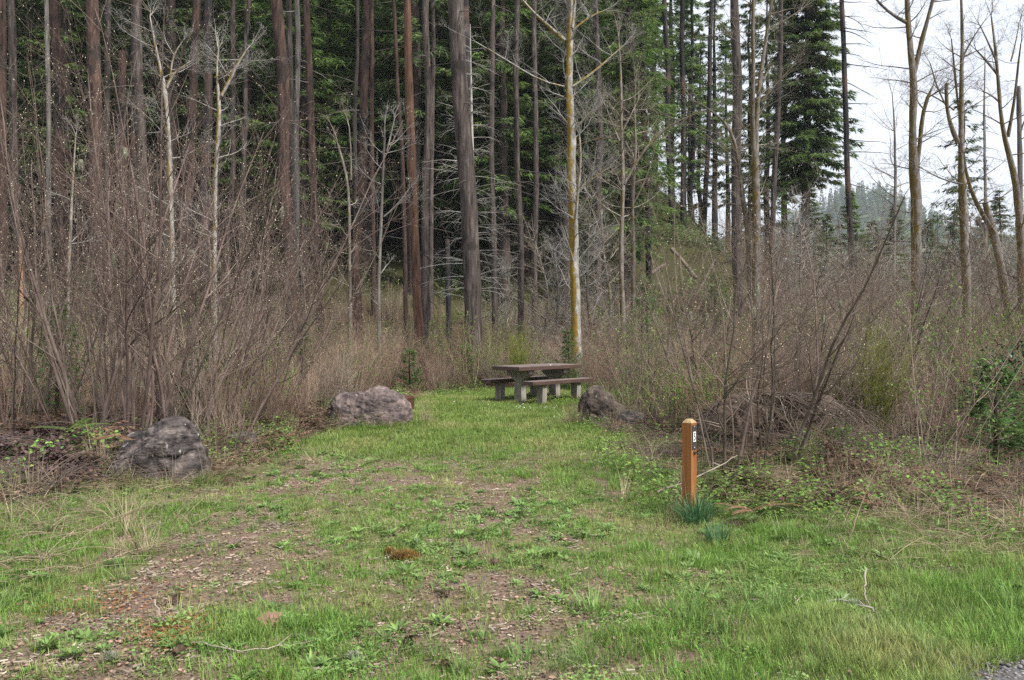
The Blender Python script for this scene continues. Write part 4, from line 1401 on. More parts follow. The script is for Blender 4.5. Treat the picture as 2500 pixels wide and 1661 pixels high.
def arcs(seed, n, L, mat, leaf=None, lift=.8, r=.003):
    """dry stalks arching over, some with shrivelled leaflets"""
    rng = random.Random(seed)
    rs = np.random.RandomState(seed)
    mb = MB()
    for i in range(n):
        az, l = rng.uniform(0, 6.28), L * rng.uniform(.5, 1.1)
        el = rng.uniform(.25, 1.0) * lift
        b = (rng.uniform(-.2, .2), rng.uniform(-.2, .2), 0)
        pts = []
        for k in range(6):
            t = k / 5
            pts.append((b[0] + math.cos(az) * l * t * (1 - .15 * t), b[1] + math.sin(az) * l * t * (1 - .15 * t), l * el * (t - .85 * t * t) + .01))
        mb.tube(pts, [r * (1 - .6 * k / 5) for k in range(6)], 3)
        if leaf and rng.random() < leaf[2]:
            m = 26
            t = np.linspace(.2, 1, m)
            q = np.array(pts)
            p = np.stack([np.interp(t * 5, range(6), q[:, k]) for k in range(3)], 1)
            sd = np.where(np.arange(m) % 2 == 0, 1, -1)[:, None]
            D = sd * np.array([[-math.sin(az), math.cos(az), 0]]) + np.array([[math.cos(az) * .4, math.sin(az) * .4, -.25]]) + rs.normal(0, .25, (m, 3))
            leaves(mb, p, D, np.tile([[0, 0, 1.]], (m, 1)) + rs.normal(0, .3, (m, 3)), leaf[0] * (1.1 - .7 * t), np.full(m, leaf[1]))
    return mb.mesh("stalks", mat)


def rosette(seed, n, L, wd, mat):
    rs = np.random.RandomState(seed)
    mb = MB()
    az = np.arange(n) * 2.4 + rs.normal(0, .2, n)
    k = np.arange(n) / n
    D = np.stack([np.cos(az), np.sin(az), .12 + .8 * k + rs.normal(0, .1, n)], 1)
    Pn = np.stack([.006 * np.cos(az), .006 * np.sin(az), .004 + .01 * k], 1)
    leaves(mb, Pn, D, np.tile([[0, 0, 1.]], (n, 1)) + rs.normal(0, .15, (n, 3)), L * (1.1 - .45 * k) * rs.uniform(.8, 1.15, n), wd * rs.uniform(.8, 1.2, n), .12)
    return mb.mesh("rosette", mat)


def litter_bits(seed, kind):
    rs = np.random.RandomState(seed)
    mb = MB()
    if kind == 'chip':
        n = 6
        for i in range(n):
            x, y, a = rs.uniform(-.09, .09), rs.uniform(-.09, .09), rs.uniform(0, 6.28)
            l, w = rs.uniform(.008, .028), rs.uniform(.002, .006)
            c, s = math.cos(a), math.sin(a)
            z = rs.uniform(.004, .012)
            v = [(x + c * l * i1 - s * w * j1, y + s * l * i1 + c * w * j1, z + k1 * .003 + rs.uniform(-.002, .002)) for k1 in (0, 1) for (i1, j1) in ((-1, -1), (1, -.7), (1, .7), (-1, 1))]
            mb.polys(v, [(4, 5, 6, 7), (0, 1, 5, 4), (1, 2, 6, 5), (2, 3, 7, 6), (3, 0, 4, 7)])
        return mb.mesh("chips", M['wood_chip'], False)
    if kind == 'leaf':
        n = 7
        Pn = np.stack([rs.uniform(-.12, .12, n), rs.uniform(-.12, .12, n), rs.uniform(.004, .02, n)], 1)
        az = rs.uniform(0, 6.28, n)
        leaves(mb, Pn, np.stack([np.cos(az), np.sin(az), rs.uniform(-.1, .4, n)], 1), np.stack([rs.uniform(-.6, .6, n), rs.uniform(-.6, .6, n), np.ones(n)], 1), rs.uniform(.014, .045, n), rs.uniform(.008, .024, n), .15)
        return mb.mesh("leaf_bits", M['leaf_litter'])
    for i in range(5):
        bm = bmesh.new()
        bmesh.ops.create_icosphere(bm, subdivisions=1, radius=1)
        sc = rs.uniform(.004, .013)
        x, y = rs.uniform(-.09, .09, 2)
        v = [(x + q.co.x * sc * rs.uniform(.8, 1.3), y + q.co.y * sc * rs.uniform(.8, 1.3), q.co.z * sc * .6 + .003) for q in bm.verts]
        f = [tuple(w.index for w in fa.verts) for fa in bm.faces]
        bm.free()
        mb.polys(v, f)
    return mb.mesh("pebbles", M['pebble'])


def sample(n, ymin, ymax, tmax=.72, power=1.0, seed=0):
    """points spread over the view wedge, denser toward the camera when power < 1"""
    rs = np.random.RandomState(seed)
    u = rs.rand(n)
    e = 2 * power
    y = (ymin ** e + u * (ymax ** e - ymin ** e)) ** (1 / e)
    x = rs.uniform(-tmax, tmax, n) * y
    return x, y, rs


def put(name, protos, x, y, rs, smin, smax, dz=0.0, tilt=.12, weights=None, yscale=None, idx=None):
    n = len(x)
    z = gz(x, y) + dz
    rot = np.stack([rs.normal(0, tilt, n), rs.normal(0, tilt, n), rs.uniform(0, 6.28, n)], 1)
    scl = rs.uniform(smin, smax, n)
    if yscale is not None:
        scl = scl * yscale
    if idx is None:
        idx = rs.choice(len(protos), n, p=weights)
    return scatter(name, protos, np.stack([x, y, z], 1), rot, scl, idx)


# grass in the clearing
GP = [tuft(1, 26, .05, .055, .0034, .42, M['grass_blade']), tuft(2, 30, .06, .075, .0036, .38, M['grass_blade']), tuft(3, 22, .05, .045, .0034, .6, M['grass_blade']),
      tuft(4, 34, .06, .10, .0040, .42, M['grass_blade']), tuft(9, 30, .07, .06, .0030, .8, M['dry_blade']), tuft(10, 24, .06, .045, .0030, .9, M['dry_blade'])]
x, y, rs = sample(72000, 2.6, 13.5, .74, .62, 1)
cd, br = clear_depth(x, y), bare(x, y)
lush = vn(x, y, .8, 11) * .55 + vn(x, y, 2.7, 12) * .5
side = np.clip((np.abs(x + .6) - 1.7) / 1.2, 0, 1) * np.clip((7.5 - y) / 2.5, 0, 1)
prob = np.clip(.34 + lush * .75 + side * .5 - br * 1.05, .10, 1) * np.clip(1 + cd * .6, .05, 1)
k = rs.rand(len(x)) < prob
k &= ~((x > 1.5) & (y < road_edge(x) + .05 * rs.normal(size=len(x))))
x, y, side, lush = x[k], y[k], side[k], lush[k]
idx = np.where(rs.rand(len(x)) < np.clip(side * .6 + (lush - .62) * 1.6, .02, .9), 3, rs.randint(0, 3, len(x)))
dry = rs.rand(len(x)) < np.clip(.30 * vn(x, y, 1.1, 14) + .40 * (vn(x, y, 3.1, 13) - .45), .02, .45) * (1 - .75 * side)
idx = np.where(dry, 4 + rs.randint(0, 2, len(x)), idx)
put("grass", GP, x, y, rs, .7, 1.25, 0, .12, None, .74 + .14 * side + .2 * np.clip(lush, 0, 1), idx)
LP = [tuft(5, 30, .10, .06, .006, .45, M['lawn_blade']), tuft(6, 30, .10, .085, .006, .4, M['lawn_blade']), tuft(7, 24, .09, .05, .006, .6, M['lawn_blade'])]
x, y, rs = sample(30000, 10.5, 22.5, .34, .8, 2)
cd = clear_depth(x, y)
k = rs.rand(len(x)) < np.clip(.75 + cd, 0, 1) * np.clip((y - 9.5) / 3, 0, 1) * np.clip(1 - bare(x, y), 0, 1)
x, y = x[k], y[k]
put("lawn_grass", LP, x, y, rs, .75, 1.3)

# taller bright clumps
GT = [tuft(15, 46, .07, .20, .0052, .42, M['weed_leaf'], .9), tuft(16, 60, .10, .13, .0035, .38, M['grass_blade']), tuft(17, 36, .06, .26, .0055, .5, M['weed_leaf'], 1.1)]
rs = np.random.RandomState(41)
x = np.concatenate([rs.uniform(.8, 3.0, 70), rs.normal(.05, .22, 26), rs.uniform(-3.4, -2.0, 22), rs.normal(1.35, .3, 26), rs.uniform(2.0, 4.5, 40)])
y = np.concatenate([rs.uniform(3.7, 5.0, 70), rs.normal(3.95, .12, 26), rs.uniform(3.6, 5.2, 22), rs.normal(7.6, .3, 26), rs.uniform(5.4, 6.6, 40)])
k = ~((x > 1.5) & (y < road_edge(x)))
x, y = x[k], y[k]
put("tall_grass", GT, x, y, rs, .45, .85, 0, .12)

# broad leaved weeds and clover
WP = [rosette(1, 14, .085, .024, M['weed_leaf']), rosette(2, 11, .065, .022, M['weed_leaf']), rosette(3, 16, .10, .022, M['weed_leaf']),
      clump_leaves(4, 44, .08, .035, .018, .016, M['weed_leaf']), clump_leaves(5, 60, .11, .05, .022, .016, M['weed_leaf'])]
x, y, rs = sample(17000, 2.6, 15, .74, .62, 3)
cd = clear_depth(x, y)
pt = vn(x, y, 1.3, 21) * .6 + vn(x, y, 3.5, 22) * .5
k = (rs.rand(len(x)) < np.clip((pt - .42) * 2.2 * (1 - .45 * bare(x, y)), 0, 1)) & (cd > -1.2) & ~((x > 1.5) & (y < road_edge(x) - .05))
x, y = x[k], y[k]
put("broadleaf_weeds", WP, x, y, rs, .38, 1.15, 0, .18, [.17, .17, .13, .28, .25])

# litter on the tracks and everywhere else
BP = [litter_bits(1, 'chip'), litter_bits(2, 'chip'), litter_bits(3, 'leaf'), litter_bits(4, 'leaf'), litter_bits(5, 'stone'), litter_bits(6, 'stone')]
x, y, rs = sample(21000, 2.6, 14, .74, .6, 4)
br = bare(x, y)
k = rs.rand(len(x)) < np.clip(.10 + br * .8 + .28 * np.exp(-((x + 1) / 1.7) ** 2), 0, 1)
x, y, br = x[k], y[k], br[k]
put("ground_litter", BP, x, y, rs, .45, 1.2, .002, .05, [.16, .16, .16, .16, .18, .18])
rs = np.random.RandomState(43)
x, y = rs.uniform(1.5, 3.4, 2600), rs.uniform(3.0, 5.2, 2600)
k = y < road_edge(x) + .05
x, y = x[k], y[k]
M['road_stone'] = mk("road_stone", [(.3, (.06, .058, .06)), (.7, (.17, .16, .16))], 14, rnd=.5, isl=.4)
RS = []
for me in BP[4:6]:
    me = me.copy()
    me.materials[0] = M['road_stone']
    RS.append(me)
put("road_pebbles", RS, x, y, rs, .5, 1.3, .008, .05)
x, y, rs = sample(15000, 6.5, 30, .74, .75, 5)
k = (clear_depth(x, y) < .3) & (rs.rand(len(x)) < np.where((x > 1) & (y < 11), .18, .7))
x, y = x[k], y[k]
put("leaf_litter", BP[2:4], x, y, rs, .8, 1.8, .01, .25)

# dry grass, dead ferns, brambles along the edges
DP = [tuft(11, 60, .07, .38, .0035, .75, M['dry_blade'], .7), tuft(12, 50, .10, .30, .0035, .95, M['dry_blade'], .5), arcs(13, 26, .6, M['dry_blade'], None, .7, .0022), arcs(14, 20, .8, M['dry_blade'], None, .45, .0025)]
x, y, rs = sample(9000, 4.5, 22, .72, .8, 6)
cd = clear_depth(x, y)
pt = vn(x, y, .8, 31)
k = rs.rand(len(x)) < np.where(y < 10, np.clip(1 - np.abs(cd + .35) / 1.0, 0, 1) * np.clip((pt - .25) * 2, 0, 1) + np.where((x > 2.4) & (y < 8.8) & (y > 5.6), .32, 0) + np.where((x > 3.0) & (y > 6.2) & (y < 10), .40, 0) + np.where((x < -2.3) & (x > -4.6) & (y > 5.2) & (y < 7.4), .22, 0), np.clip(1 - np.abs(cd + .3) / .7, 0, 1) * .5)
x, y = x[k], y[k]
put("dry_grass", DP, x, y, rs, .6, 1.2, 0, .2)
FP = [arcs(21, 22, .55, M['dead_fern'], (.07, .022, .7), .75), arcs(22, 26, .45, M['dead_fern'], (.06, .02, .6), .5), clump_leaves(23, 90, .28, .22, .075, .035, M['dead_fern'], .4)]
x, y, rs = sample(9000, 7.0, 24, .72, .85, 7)
cd = clear_depth(x, y)
pt = vn(x, y, .7, 41)
k = (rs.rand(len(x)) < np.clip((pt - .2) * 1.5, 0, 1) * np.where(x < 0, np.where(y < 9.5, .35, .7), .2)) & (cd < .05)
x, y = x[k], y[k]
put("dead_ferns", FP, x, y, rs, .6, 1.25, 0, .25)
XP = [clump_leaves(31, 50, .22, .22, .045, .032, M['bramble_leaf']), clump_leaves(32, 70, .28, .15, .04, .028, M['bramble_leaf']), clump_leaves(33, 40, .18, .3, .05, .034, M['bramble_leaf'])]
x, y, rs = sample(14000, 6.0, 24, .72, .8, 8)
cd = clear_depth(x, y)
pt = vn(x, y, .9, 51)
k = rs.rand(len(x)) < np.clip((pt - .28) * 1.8, 0, 1) * np.clip(1 - np.abs(cd + .8) / np.where(x > 1, 2.2, 1.8), 0, 1) * np.where(x > 2.6, .6, 1) * np.where((x > 1.2) & (x < 2.4) & (y > 12) & (y < 14.5), .15, 1) * np.where(x > 1, 1.3, .8)
x, y = x[k], y[k]
x2, y2 = rs.uniform(2.0, 8.0, 700), rs.uniform(7.8, 12.5, 700)
k = rs.rand(700) < np.clip(vn(x2, y2, 1.0, 55) * 1.4 - .42, 0, .7)
x, y = np.concatenate([x, x2[k]]), np.concatenate([y, y2[k]])
put("brambles", XP, x, y, rs, .5, 1.15, 0, .2)
RP = [clump_leaves(41, 70, .26, .24, .075, .055, M['maroon_leaf'], .3), clump_leaves(42, 60, .22, .16, .06, .045, M['maroon_leaf'], .3)]
rs = np.random.RandomState(9)
x, y = rs.uniform(-6.4, -3.75, 260), rs.uniform(7.6, 10.6, 260)
k = rs.rand(len(x)) < np.clip(1.2 - np.abs(y - 8.5) * .7, 0, 1)
x, y = x[k], y[k]
put("maroon_ground_leaves", RP, x, y, rs, .45, 1.0, .0, .45)

HP = [arcs(51, 40, .7, M['brown_stem'], None, .5, .003), arcs(52, 34, .9, M['brown_stem'], None, .65, .0035), arcs(53, 30, .6, M['willow_stem'], None, .8, .003)]
x, y, rs = sample(3500, 6.8, 16, .72, .9, 17)
cd = clear_depth(x, y)
k = (cd < .0) & (rs.rand(len(x)) < np.where(x > 0, .55, .30) * np.clip(vn(x, y, .8, 71) * 1.6 - .2, 0, 1))
x, y = x[k], y[k]
put("twig_litter", HP, x, y, rs, .6, 1.2, 0, .2)

# the red brown brush all round the clearing
OP = [osier_proto(1, 1.5, 22), osier_proto(2, 1.25, 26), osier_proto(3, 1.7, 18), osier_proto(4, 1.0, 26)]
x, y, rs = sample(4200, 9.5, 34, .76, 1.0, 10)
cd = clear_depth(x, y)
pt = vn(x, y, .45, 61)
dens = np.where(np.abs(x) < 7, .85, .6) * np.clip(.4 + pt, 0, 1)
dens = dens * np.where((x < -2) & (y < 15), .35, 1)
k = (rs.rand(len(x)) < dens * .85) & (cd < -.35) & ~((x / y > .118) & (x / y < .178) & (y > 13.5) & (y < 18.8)) & ~((y < 10.8) & (x > 1.2) & (x < 7)) & ~((y < 14.6) & (x > 1.1) & (x < 2.5))
x, y = x[k], y[k]
put("brush_thicket", OP, x, y, rs, .6, 1.12, 0, .12, [.3, .3, .2, .2])
TP = [osier_proto(11, 3.0, 12), osier_proto(12, 3.6, 10)]
x, y, rs = sample(1300, 17, 55, .8, .9, 12)
k = (rs.rand(len(x)) < np.where(x / y > .25, 1.0, np.where(x / y > .17, .12, .2))) & (clear_depth(x, y) < -1.0) & ~((x / y < .1) & (y > 30))
x, y = x[k], y[k]
put("tall_brush", TP, x, y, rs, .7, 1.2, 0, .1)

def leafing(seed, H, n, leafmat):
    rng = random.Random(seed)
    tips, st, lf = [], MB(), MB()
    cfg = [dict(n=5, jit=.12, trop=.03, kids=7, start=.3, ang=(20, 50), klen=(.25, .5), tip=.3, krad=.6, ntips=6, tiplvl=0),
           dict(n=3, jit=.16, trop=.03, tip=.4, ntips=7, tiplvl=0)]
    for i in range(n):
        az, tl = rng.uniform(0, 6.28), rng.uniform(0, .6)
        grow(st, rng, (rng.uniform(-.2, .2), rng.uniform(-.2, .2), -.03), nrm((math.cos(az) * math.sin(tl), math.sin(az) * math.sin(tl), math.cos(tl))), H * rng.uniform(.55, 1.1), .007, 0, cfg, tips)
    Pn = np.array(tips)
    rs = np.random.RandomState(seed)
    m = len(Pn)
    leaves(lf, Pn, rs.normal(0, 1, (m, 3)) + np.array([0, 0, .4]), rs.normal(0, .5, (m, 3)) + np.array([0, 0, 1]), rs.uniform(.02, .05, m), rs.uniform(.012, .025, m), .1)
    return multi("leafing_shrub", [(lf, leafmat), (st, M['osier'])])


VP = [leafing(1, 1.5, 16, M['bramble_leaf']), leafing(2, 1.1, 18, M['bramble_leaf']), leafing(3, 1.9, 14, M['bramble_leaf'])]
x, y, rs = sample(2600, 8.2, 30, .76, .9, 18)
cd = clear_depth(x, y)
k = (rs.rand(len(x)) < np.clip(vn(x, y, .35, 81) * 1.8 - .55, 0, 1) * np.where(x > 1, .8, .4)) & (cd < -.3) & ~((y < 10.8) & (x > 1.2) & (x < 3.9)) & ~((y < 14.6) & (x > 1.1) & (x < 2.5))
x, y = x[k], y[k]
put("leafing_brush", VP, x, y, rs, .6, 1.1, 0, .12)
M['undergrowth_leaf'] = mk("undergrowth_leaf", [(0.3, (0.0621, 0.108, 0.0345)), (0.7, (0.152, 0.209, 0.069))], 4, rnd=.35, isl=.45, hue=.03, trans=.2, rough=.6)
UP = [clump_leaves(61, 160, .8, .9, .16, .07, M['undergrowth_leaf'], .6), clump_leaves(62, 130, .6, 1.3, .14, .06, M['undergrowth_leaf'], .6), clump_leaves(63, 170, 1.0, .6, .15, .07, M['undergrowth_leaf'], .6)]
x, y, rs = sample(3000, 26, 62, .76, .8, 19)
k = (rs.rand(len(x)) < np.clip(vn(x, y, .22, 91) * 2 - .45, 0, .9)) & (x / y < .27)
x, y = x[k], y[k]
put("forest_undergrowth", UP, x, y, rs, .6, 1.4, -.05, .3)

rs = np.random.RandomState(51)
x, y = [], []
for (px, D, a, b, n) in ((905, 13.7, .78, .5, 70), (1474, 13.9, .5, .45, 44), (385, 8.35, .52, .5, 46), (1683, 7.25, .10, .10, 12)):
    cx = (px - 1250) / FPX * D
    for _ in range(n):
        t = rs.uniform(-math.pi, .2)
        x.append(cx + a * math.cos(t) * rs.uniform(.92, 1.15))
        y.append(D + b * math.sin(t) * rs.uniform(.85, 1.15))
put("boulder_grass", [GT[1], GP[3], DP[0]], np.array(x), np.array(y), rs, .7, 1.3, 0, .15, [.45, .4, .15])

# daisies by the near bench
rs = np.random.RandomState(15)
dm = MB()
n = 8
az = np.arange(n) * 2 * math.pi / n
leaves(dm, np.stack([.003 * np.cos(az), .003 * np.sin(az), np.full(n, .05)], 1), np.stack([np.cos(az), np.sin(az), np.full(n, .15)], 1), np.tile([[0, 0, 1.]], (n, 1)), np.full(n, .018), np.full(n, .011))
x = np.concatenate([rs.normal(.75, .35, 34), rs.uniform(-2.2, 1.6, 30)])
y = np.concatenate([rs.normal(16.6, .22, 34), rs.uniform(13.5, 19, 30)])
put("daisies", [dm.mesh("daisy", M['white_petal'])], x, y, rs, 0.5, 0.95, .01, .3)

# ------------------------------------------------------------------ boulders
def boulder(name, label, loc, ells, mat, planes=(), rough=.10, seed=1, sub=5, crack=.05, rz=0.0, freq=1.6, strata=.14):
    """outline = union of ellipsoids [(cx, cy, cz, rx, ry, rz)], cut by planes [(nx, ny, nz, d)], roughened"""
    bm = bmesh.new()
    bmesh.ops.create_icosphere(bm, subdivisions=sub, radius=1)
    off = Vector((seed * 3.7, seed * 1.3, seed * 5.1))
    c0 = np.mean([e[:3] for e in ells], axis=0)
    for v in bm.verts:
        d = np.array(v.co.normalized())
        best = 0
        for e in ells:
            ra = np.array(e[3:6])
            o = (c0 - np.array(e[:3])) / ra
            q = d / ra
            A, B, C = q @ q, 2 * o @ q, o @ o - 1
            s = B * B - 4 * A * C
            if s > 0:
                best = max(best, (-B + math.sqrt(s)) / (2 * A))
        for (a, b, c, dd) in planes:
            nn = np.array((a, b, c)) / math.sqrt(a * a + b * b + c * c)
            dn = d @ nn
            if dn > .05:
                lim = (dd - c0 @ nn) / dn
                if lim < best:
                    best = lim + (best - lim) * .12
        p = c0 + d * best
        V3 = Vector(p) * freq + off
        k = noise.fractal(V3, 1.0, 2.0, 5) * rough + (noise.ridged_multi_fractal(V3 * 1.4, 1.0, 2.0, 5, 1.0, 2.0) - 1.1) * crack * .5 - max(0, .12 - abs(noise.noise(V3 * 1.7 + Vector((7, 3, 1))))) * crack * 2.2 + noise.noise(V3 * 9) * rough * .16 + noise.noise(V3 * 22) * rough * .10 + noise.noise(Vector((p[0] * 3, p[1] * 3, (p[2] - .45 * p[0]) * 16)) + off) * rough * strata
        v.co = Vector(p + d * k)
    me = bpy.data.meshes.new(name)
    bm.to_mesh(me)
    bm.free()
    for p_ in me.polygons:
        p_.use_smooth = True
    me.materials.append(mat)
    o = link(name, me, None, loc)
    o.rotation_euler = (0, 0, rz)
    return tag(o, label, "boulder")


boulder("boulder", "large dark grey boulder with white lichen flecks at the left thicket", G(385, 8.35, -.02), [(-.04, .1, .18, .42, .40, .34), (.04, .12, .29, .30, .32, .29), (.18, .0, .12, .32, .38, .33), (-.22, .02, .13, .28, .36, .31)],
        M['rock_grey'], [(-.55, -.5, .7, .37), (.75, -.35, .45, .36), (.1, -1, .25, .34), (-.1, -.55, .9, .50)], .06, 1, 6, .13)
boulder("boulder", "small flat grey rock half buried in brambles at left", G(595, 10.4, -.10), [(0, 0, .14, .20, .25, .20), (.06, 0, .2, .13, .2, .14)], M['rock_grey'], [(0, -.3, 1, .27), (.6, -.6, .4, .2)], .05, 2, 4, .06)
boulder("boulder", "long purple grey boulder with a dip in its top beside the fire ring", G(905, 13.7, -.03), [(-.42, 0, .20, .25, .34, .34), (.18, .05, .25, .47, .42, .38), (-.16, 0, .22, .44, .40, .32), (.30, .05, .2, .38, .4, .34), (-.05, -.05, .08, .60, .42, .28)],
        M['rock_purple'], [(.95, -.2, .15, .64), (-1, -.1, .05, .63), (.05, -1, .3, .38)], .05, 3, 6, .07, freq=2.0)
boulder("boulder", "dark brown rounded boulder right of the picnic table", G(1474, 13.9, -.03), [(-.05, 0, .25, .36, .34, .36), (.12, 0, .14, .30, .33, .28), (-.16, 0, .14, .22, .3, .24)],
        M['rock_brown'], [(.55, -.3, .75, .40), (-.9, -.3, .1, .38)], .05, 4, 6, .06, freq=2.2)
boulder("boulder", "small bluish brown rock leaning on the dark brown boulder", G(1545, 13.1, .0), [(0, 0, .08, .26, .24, .18)], M['rock_grey'], [(0, -.3, 1, .21)], .03, 5, 5, .05)
boulder("boulder", "low wide dark boulder covered with needle litter and dead vines behind the post", G(1885, 9.9, -.26), [(-.1, 0, .32, .70, .50, .40), (.50, .05, .32, .38, .45, .40), (-.52, .1, .28, .30, .38, .32), (.1, -.25, .2, .5, .4, .3)],
        M['rock_littered'], [(0, -.2, 1, .66), (1, -.3, .0, .76)], .10, 6, 6, .16, freq=1.5)

# needle litter lying on the low boulder, dead vines hanging over it
rs = np.random.RandomState(33)
lm = MB()
n = 2600
bx, by, bz = G(1885, 9.9, -.24)
lx, ly = rs.normal(-.05, .45, n), rs.normal(-.15, .26, n)
lz = .71 - .22 * (lx / .8) ** 2 - .30 * (ly / .5) ** 2 + rs.uniform(-.01, .03, n)
az = rs.uniform(0, 6.28, n)
leaves(lm, np.stack([lx, ly, lz], 1), np.stack([np.cos(az), np.sin(az), rs.uniform(-.3, .3, n)], 1), np.stack([rs.uniform(-.4, .4, n), rs.uniform(-.4, .4, n), np.ones(n)], 1), rs.uniform(.03, .08, n), rs.uniform(.006, .03, n), .1)
tag(lm.obj("needle_litter", M['leaf_litter'], None, True, (bx, by, bz)), "brown needles and leaf scraps lying on the low dark boulder", kind="stuff")
vm = MB()
rng = random.Random(34)
for i in range(120):
    x0, y0 = rng.uniform(-.6, .85), rng.uniform(-.35, .1)
    p = (x0, y0, .74 - .22 * (x0 / .8) ** 2)
    pts = [p]
    dx, dy = rng.uniform(-.14, .14), -rng.uniform(.05, .16)
    for k in range(6):
        p = (p[0] + dx + rng.uniform(-.06, .06), p[1] + dy * .8, max(.02, p[2] - .03 * k * rng.uniform(.6, 1.7) + rng.uniform(-.02, .03)))
        pts.append(p)
    w = rng.choice((.5, .7, 1, 1, 1.6))
    vm.tube(pts, [w * q for q in (.0045, .0045, .004, .004, .0035, .003, .002)], 3)
tag(vm.obj("dead_vines", M['brown_stem'], None, True, (bx, by, bz)), "tangle of dead vines hanging over the front of the low dark boulder", kind="stuff")

# ------------------------------------------------------------------ small box helpers for built things
def bevbox(bm, c, s, bev=.008, rot=None, taper=None):
    """a bevelled box in bm; taper=(top x, top y) scales the top face"""
    r = bmesh.ops.create_cube(bm, size=1.0)
    vs = r['verts']
    for v in vs:
        q = Vector((v.co.x * s[0], v.co.y * s[1], v.co.z * s[2]))
        if taper and v.co.z > 0:
            q.x *= taper[0]
            q.y *= taper[1]
        v.co = q + Vector(c)
    ed = list({e for v in vs for e in v.link_edges})
    if bev:
        bmesh.ops.bevel(bm, geom=ed, offset=bev, segments=2, profile=.7, affect='EDGES')


def bmobj(name, bm, mat, parent=None, loc=None, smooth=False):
    me = bpy.data.meshes.new(name)
    bmesh.ops.recalc_face_normals(bm, faces=bm.faces)
    bm.to_mesh(me)
    bm.free()
    for p in me.polygons:
        p.use_smooth = smooth
    me.materials.append(mat)
    return link(name, me, parent, loc)


# ------------------------------------------------------------------ picnic table and benches
ANG = math.radians(46)
FX, FY = .15, 17.4
U, Vv = np.array((math.cos(ANG), math.sin(ANG))), np.array((-math.sin(ANG), math.cos(ANG)))


def at_uv(u, v):
    p = np.array((FX, FY)) + U * u + Vv * v
    return float(p[0]), float(p[1])


def plank_slab(L, Wd, th, n):
    bm = bmesh.new()
    w = Wd / n
    for i in range(n):
        bevbox(bm, (0, -Wd / 2 + w * (i + .5), th / 2), (L, w - .008, th), .006)
    return bm


tx, ty = at_uv(1.0, .4)
tz = gzs(tx, ty)
root = thing("picnic_table", "brown topped picnic table on two grey concrete pedestals", "table", (tx, ty, tz), ANG)
o = bmobj("tabletop", plank_slab(2.0, .80, .075, 1), M['brown_paint'], root, (0, 0, .685))
bm = bmesh.new()
for i in range(5):
    for sx in (-1, 1):
        bevbox(bm, (sx * .4975, -.317 + i * .1585, .0), (.99, .152, .008), .003)
bmobj("top_boards", bm, M['worn_paint'], o, (0, 0, .0785))
for s in (-1, 1):
    bm = bmesh.new()
    # hammer-head pedestal: wide cap, sloping shoulders, flared column
    prof = [(-.115, -.08), (-.085, .46), (-.33, .60), (-.33, .682), (.33, .682), (.33, .60), (.085, .46), (.115, -.08)]
    f = [bm.verts.new((-.075, a, b)) for a, b in prof]
    g = [bm.verts.new((.075, a, b)) for a, b in prof]
    bm.faces.new(f)
    bm.faces.new(g[::-1])
    for i in range(8):
        bm.faces.new((f[i], g[i], g[(i + 1) % 8], f[(i + 1) % 8]))
    bmesh.ops.bevel(bm, geom=list(bm.edges), offset=.014, segments=2, profile=.6, affect='EDGES')
    p = bmobj("pedestal", bm, M['concrete'], root, (s * .55, 0, 0))
bm = bmesh.new()
bmesh.ops.create_uvsphere(bm, u_segments=10, v_segments=6, radius=.02)
bmobj("bolt", bm, M['screw_metal'], root, (0, -.36, .772), True)


def bench(label, vc, uc=1.02, lab=None):
    x, y = at_uv(uc, vc)
    r = thing("bench", label, "bench", (x, y, gzs(x, y)), ANG, "benches of the picnic table")
    o = bmobj("seat", plank_slab(1.96, .31, .07, 1), M['brown_paint'], r, (0, 0, .385))
    bm = bmesh.new()
    for i in range(2):
        for sx in (-1, 1):
            bevbox(bm, (sx * .4875, -.076 + i * .152, 0), (.97, .147, .008), .003)
    bmobj("seat_boards", bm, M['worn_paint'], o, (0, 0, .0735))
    for s in (-1, 1):
        bm = bmesh.new()
        bevbox(bm, (0, 0, .16), (.13, .155, .44), .012, None, (1.0, 1.22))
        bmobj("leg", bm, M['concrete'], r, (s * .55, 0, 0))
    return r


bench("brown concrete legged bench on the near side of the picnic table", -.19)
bench("brown concrete legged bench on the far side, partly hidden by the table", .99, .99)

# fire ring
def fire_ring():
    x, y, z = G(958, 15.6, 0)
    mb = MB()
    n, r0, r1, h = 48, .40, .385, .27
    V = []
    for i in range(n):
        a = 2 * math.pi * i / n
        c, s = math.cos(a), math.sin(a)
        V += [(r0 * c, r0 * s, -.05), (r0 * c, r0 * s, h - .01), ((r0 + .012) * c, (r0 + .012) * s, h), (r1 * c, r1 * s, h), (r1 * c, r1 * s, -.05)]
    f = []
    for i in range(n):
        j = (i + 1) % n
        f += [(i * 5 + k, j * 5 + k, j * 5 + k + 1, i * 5 + k + 1) for k in range(4)]
    mb.polys(V, f)
    root = thing("fire_ring", "rusty steel fire ring half hidden behind the long purple boulder", "fire ring", (x, y, z))
    mb.obj("ring", M['rust'], root)
    bm = bmesh.new()
    for i in range(26):
        rr = random.Random(i)
        bevbox(bm, (rr.uniform(-.25, .25), rr.uniform(-.25, .25), rr.uniform(.0, .03)), (rr.uniform(.02, .12), rr.uniform(.02, .05), .03), .004)
    bmobj("ashes", bm, M['rock_dark'], root)


fire_ring()

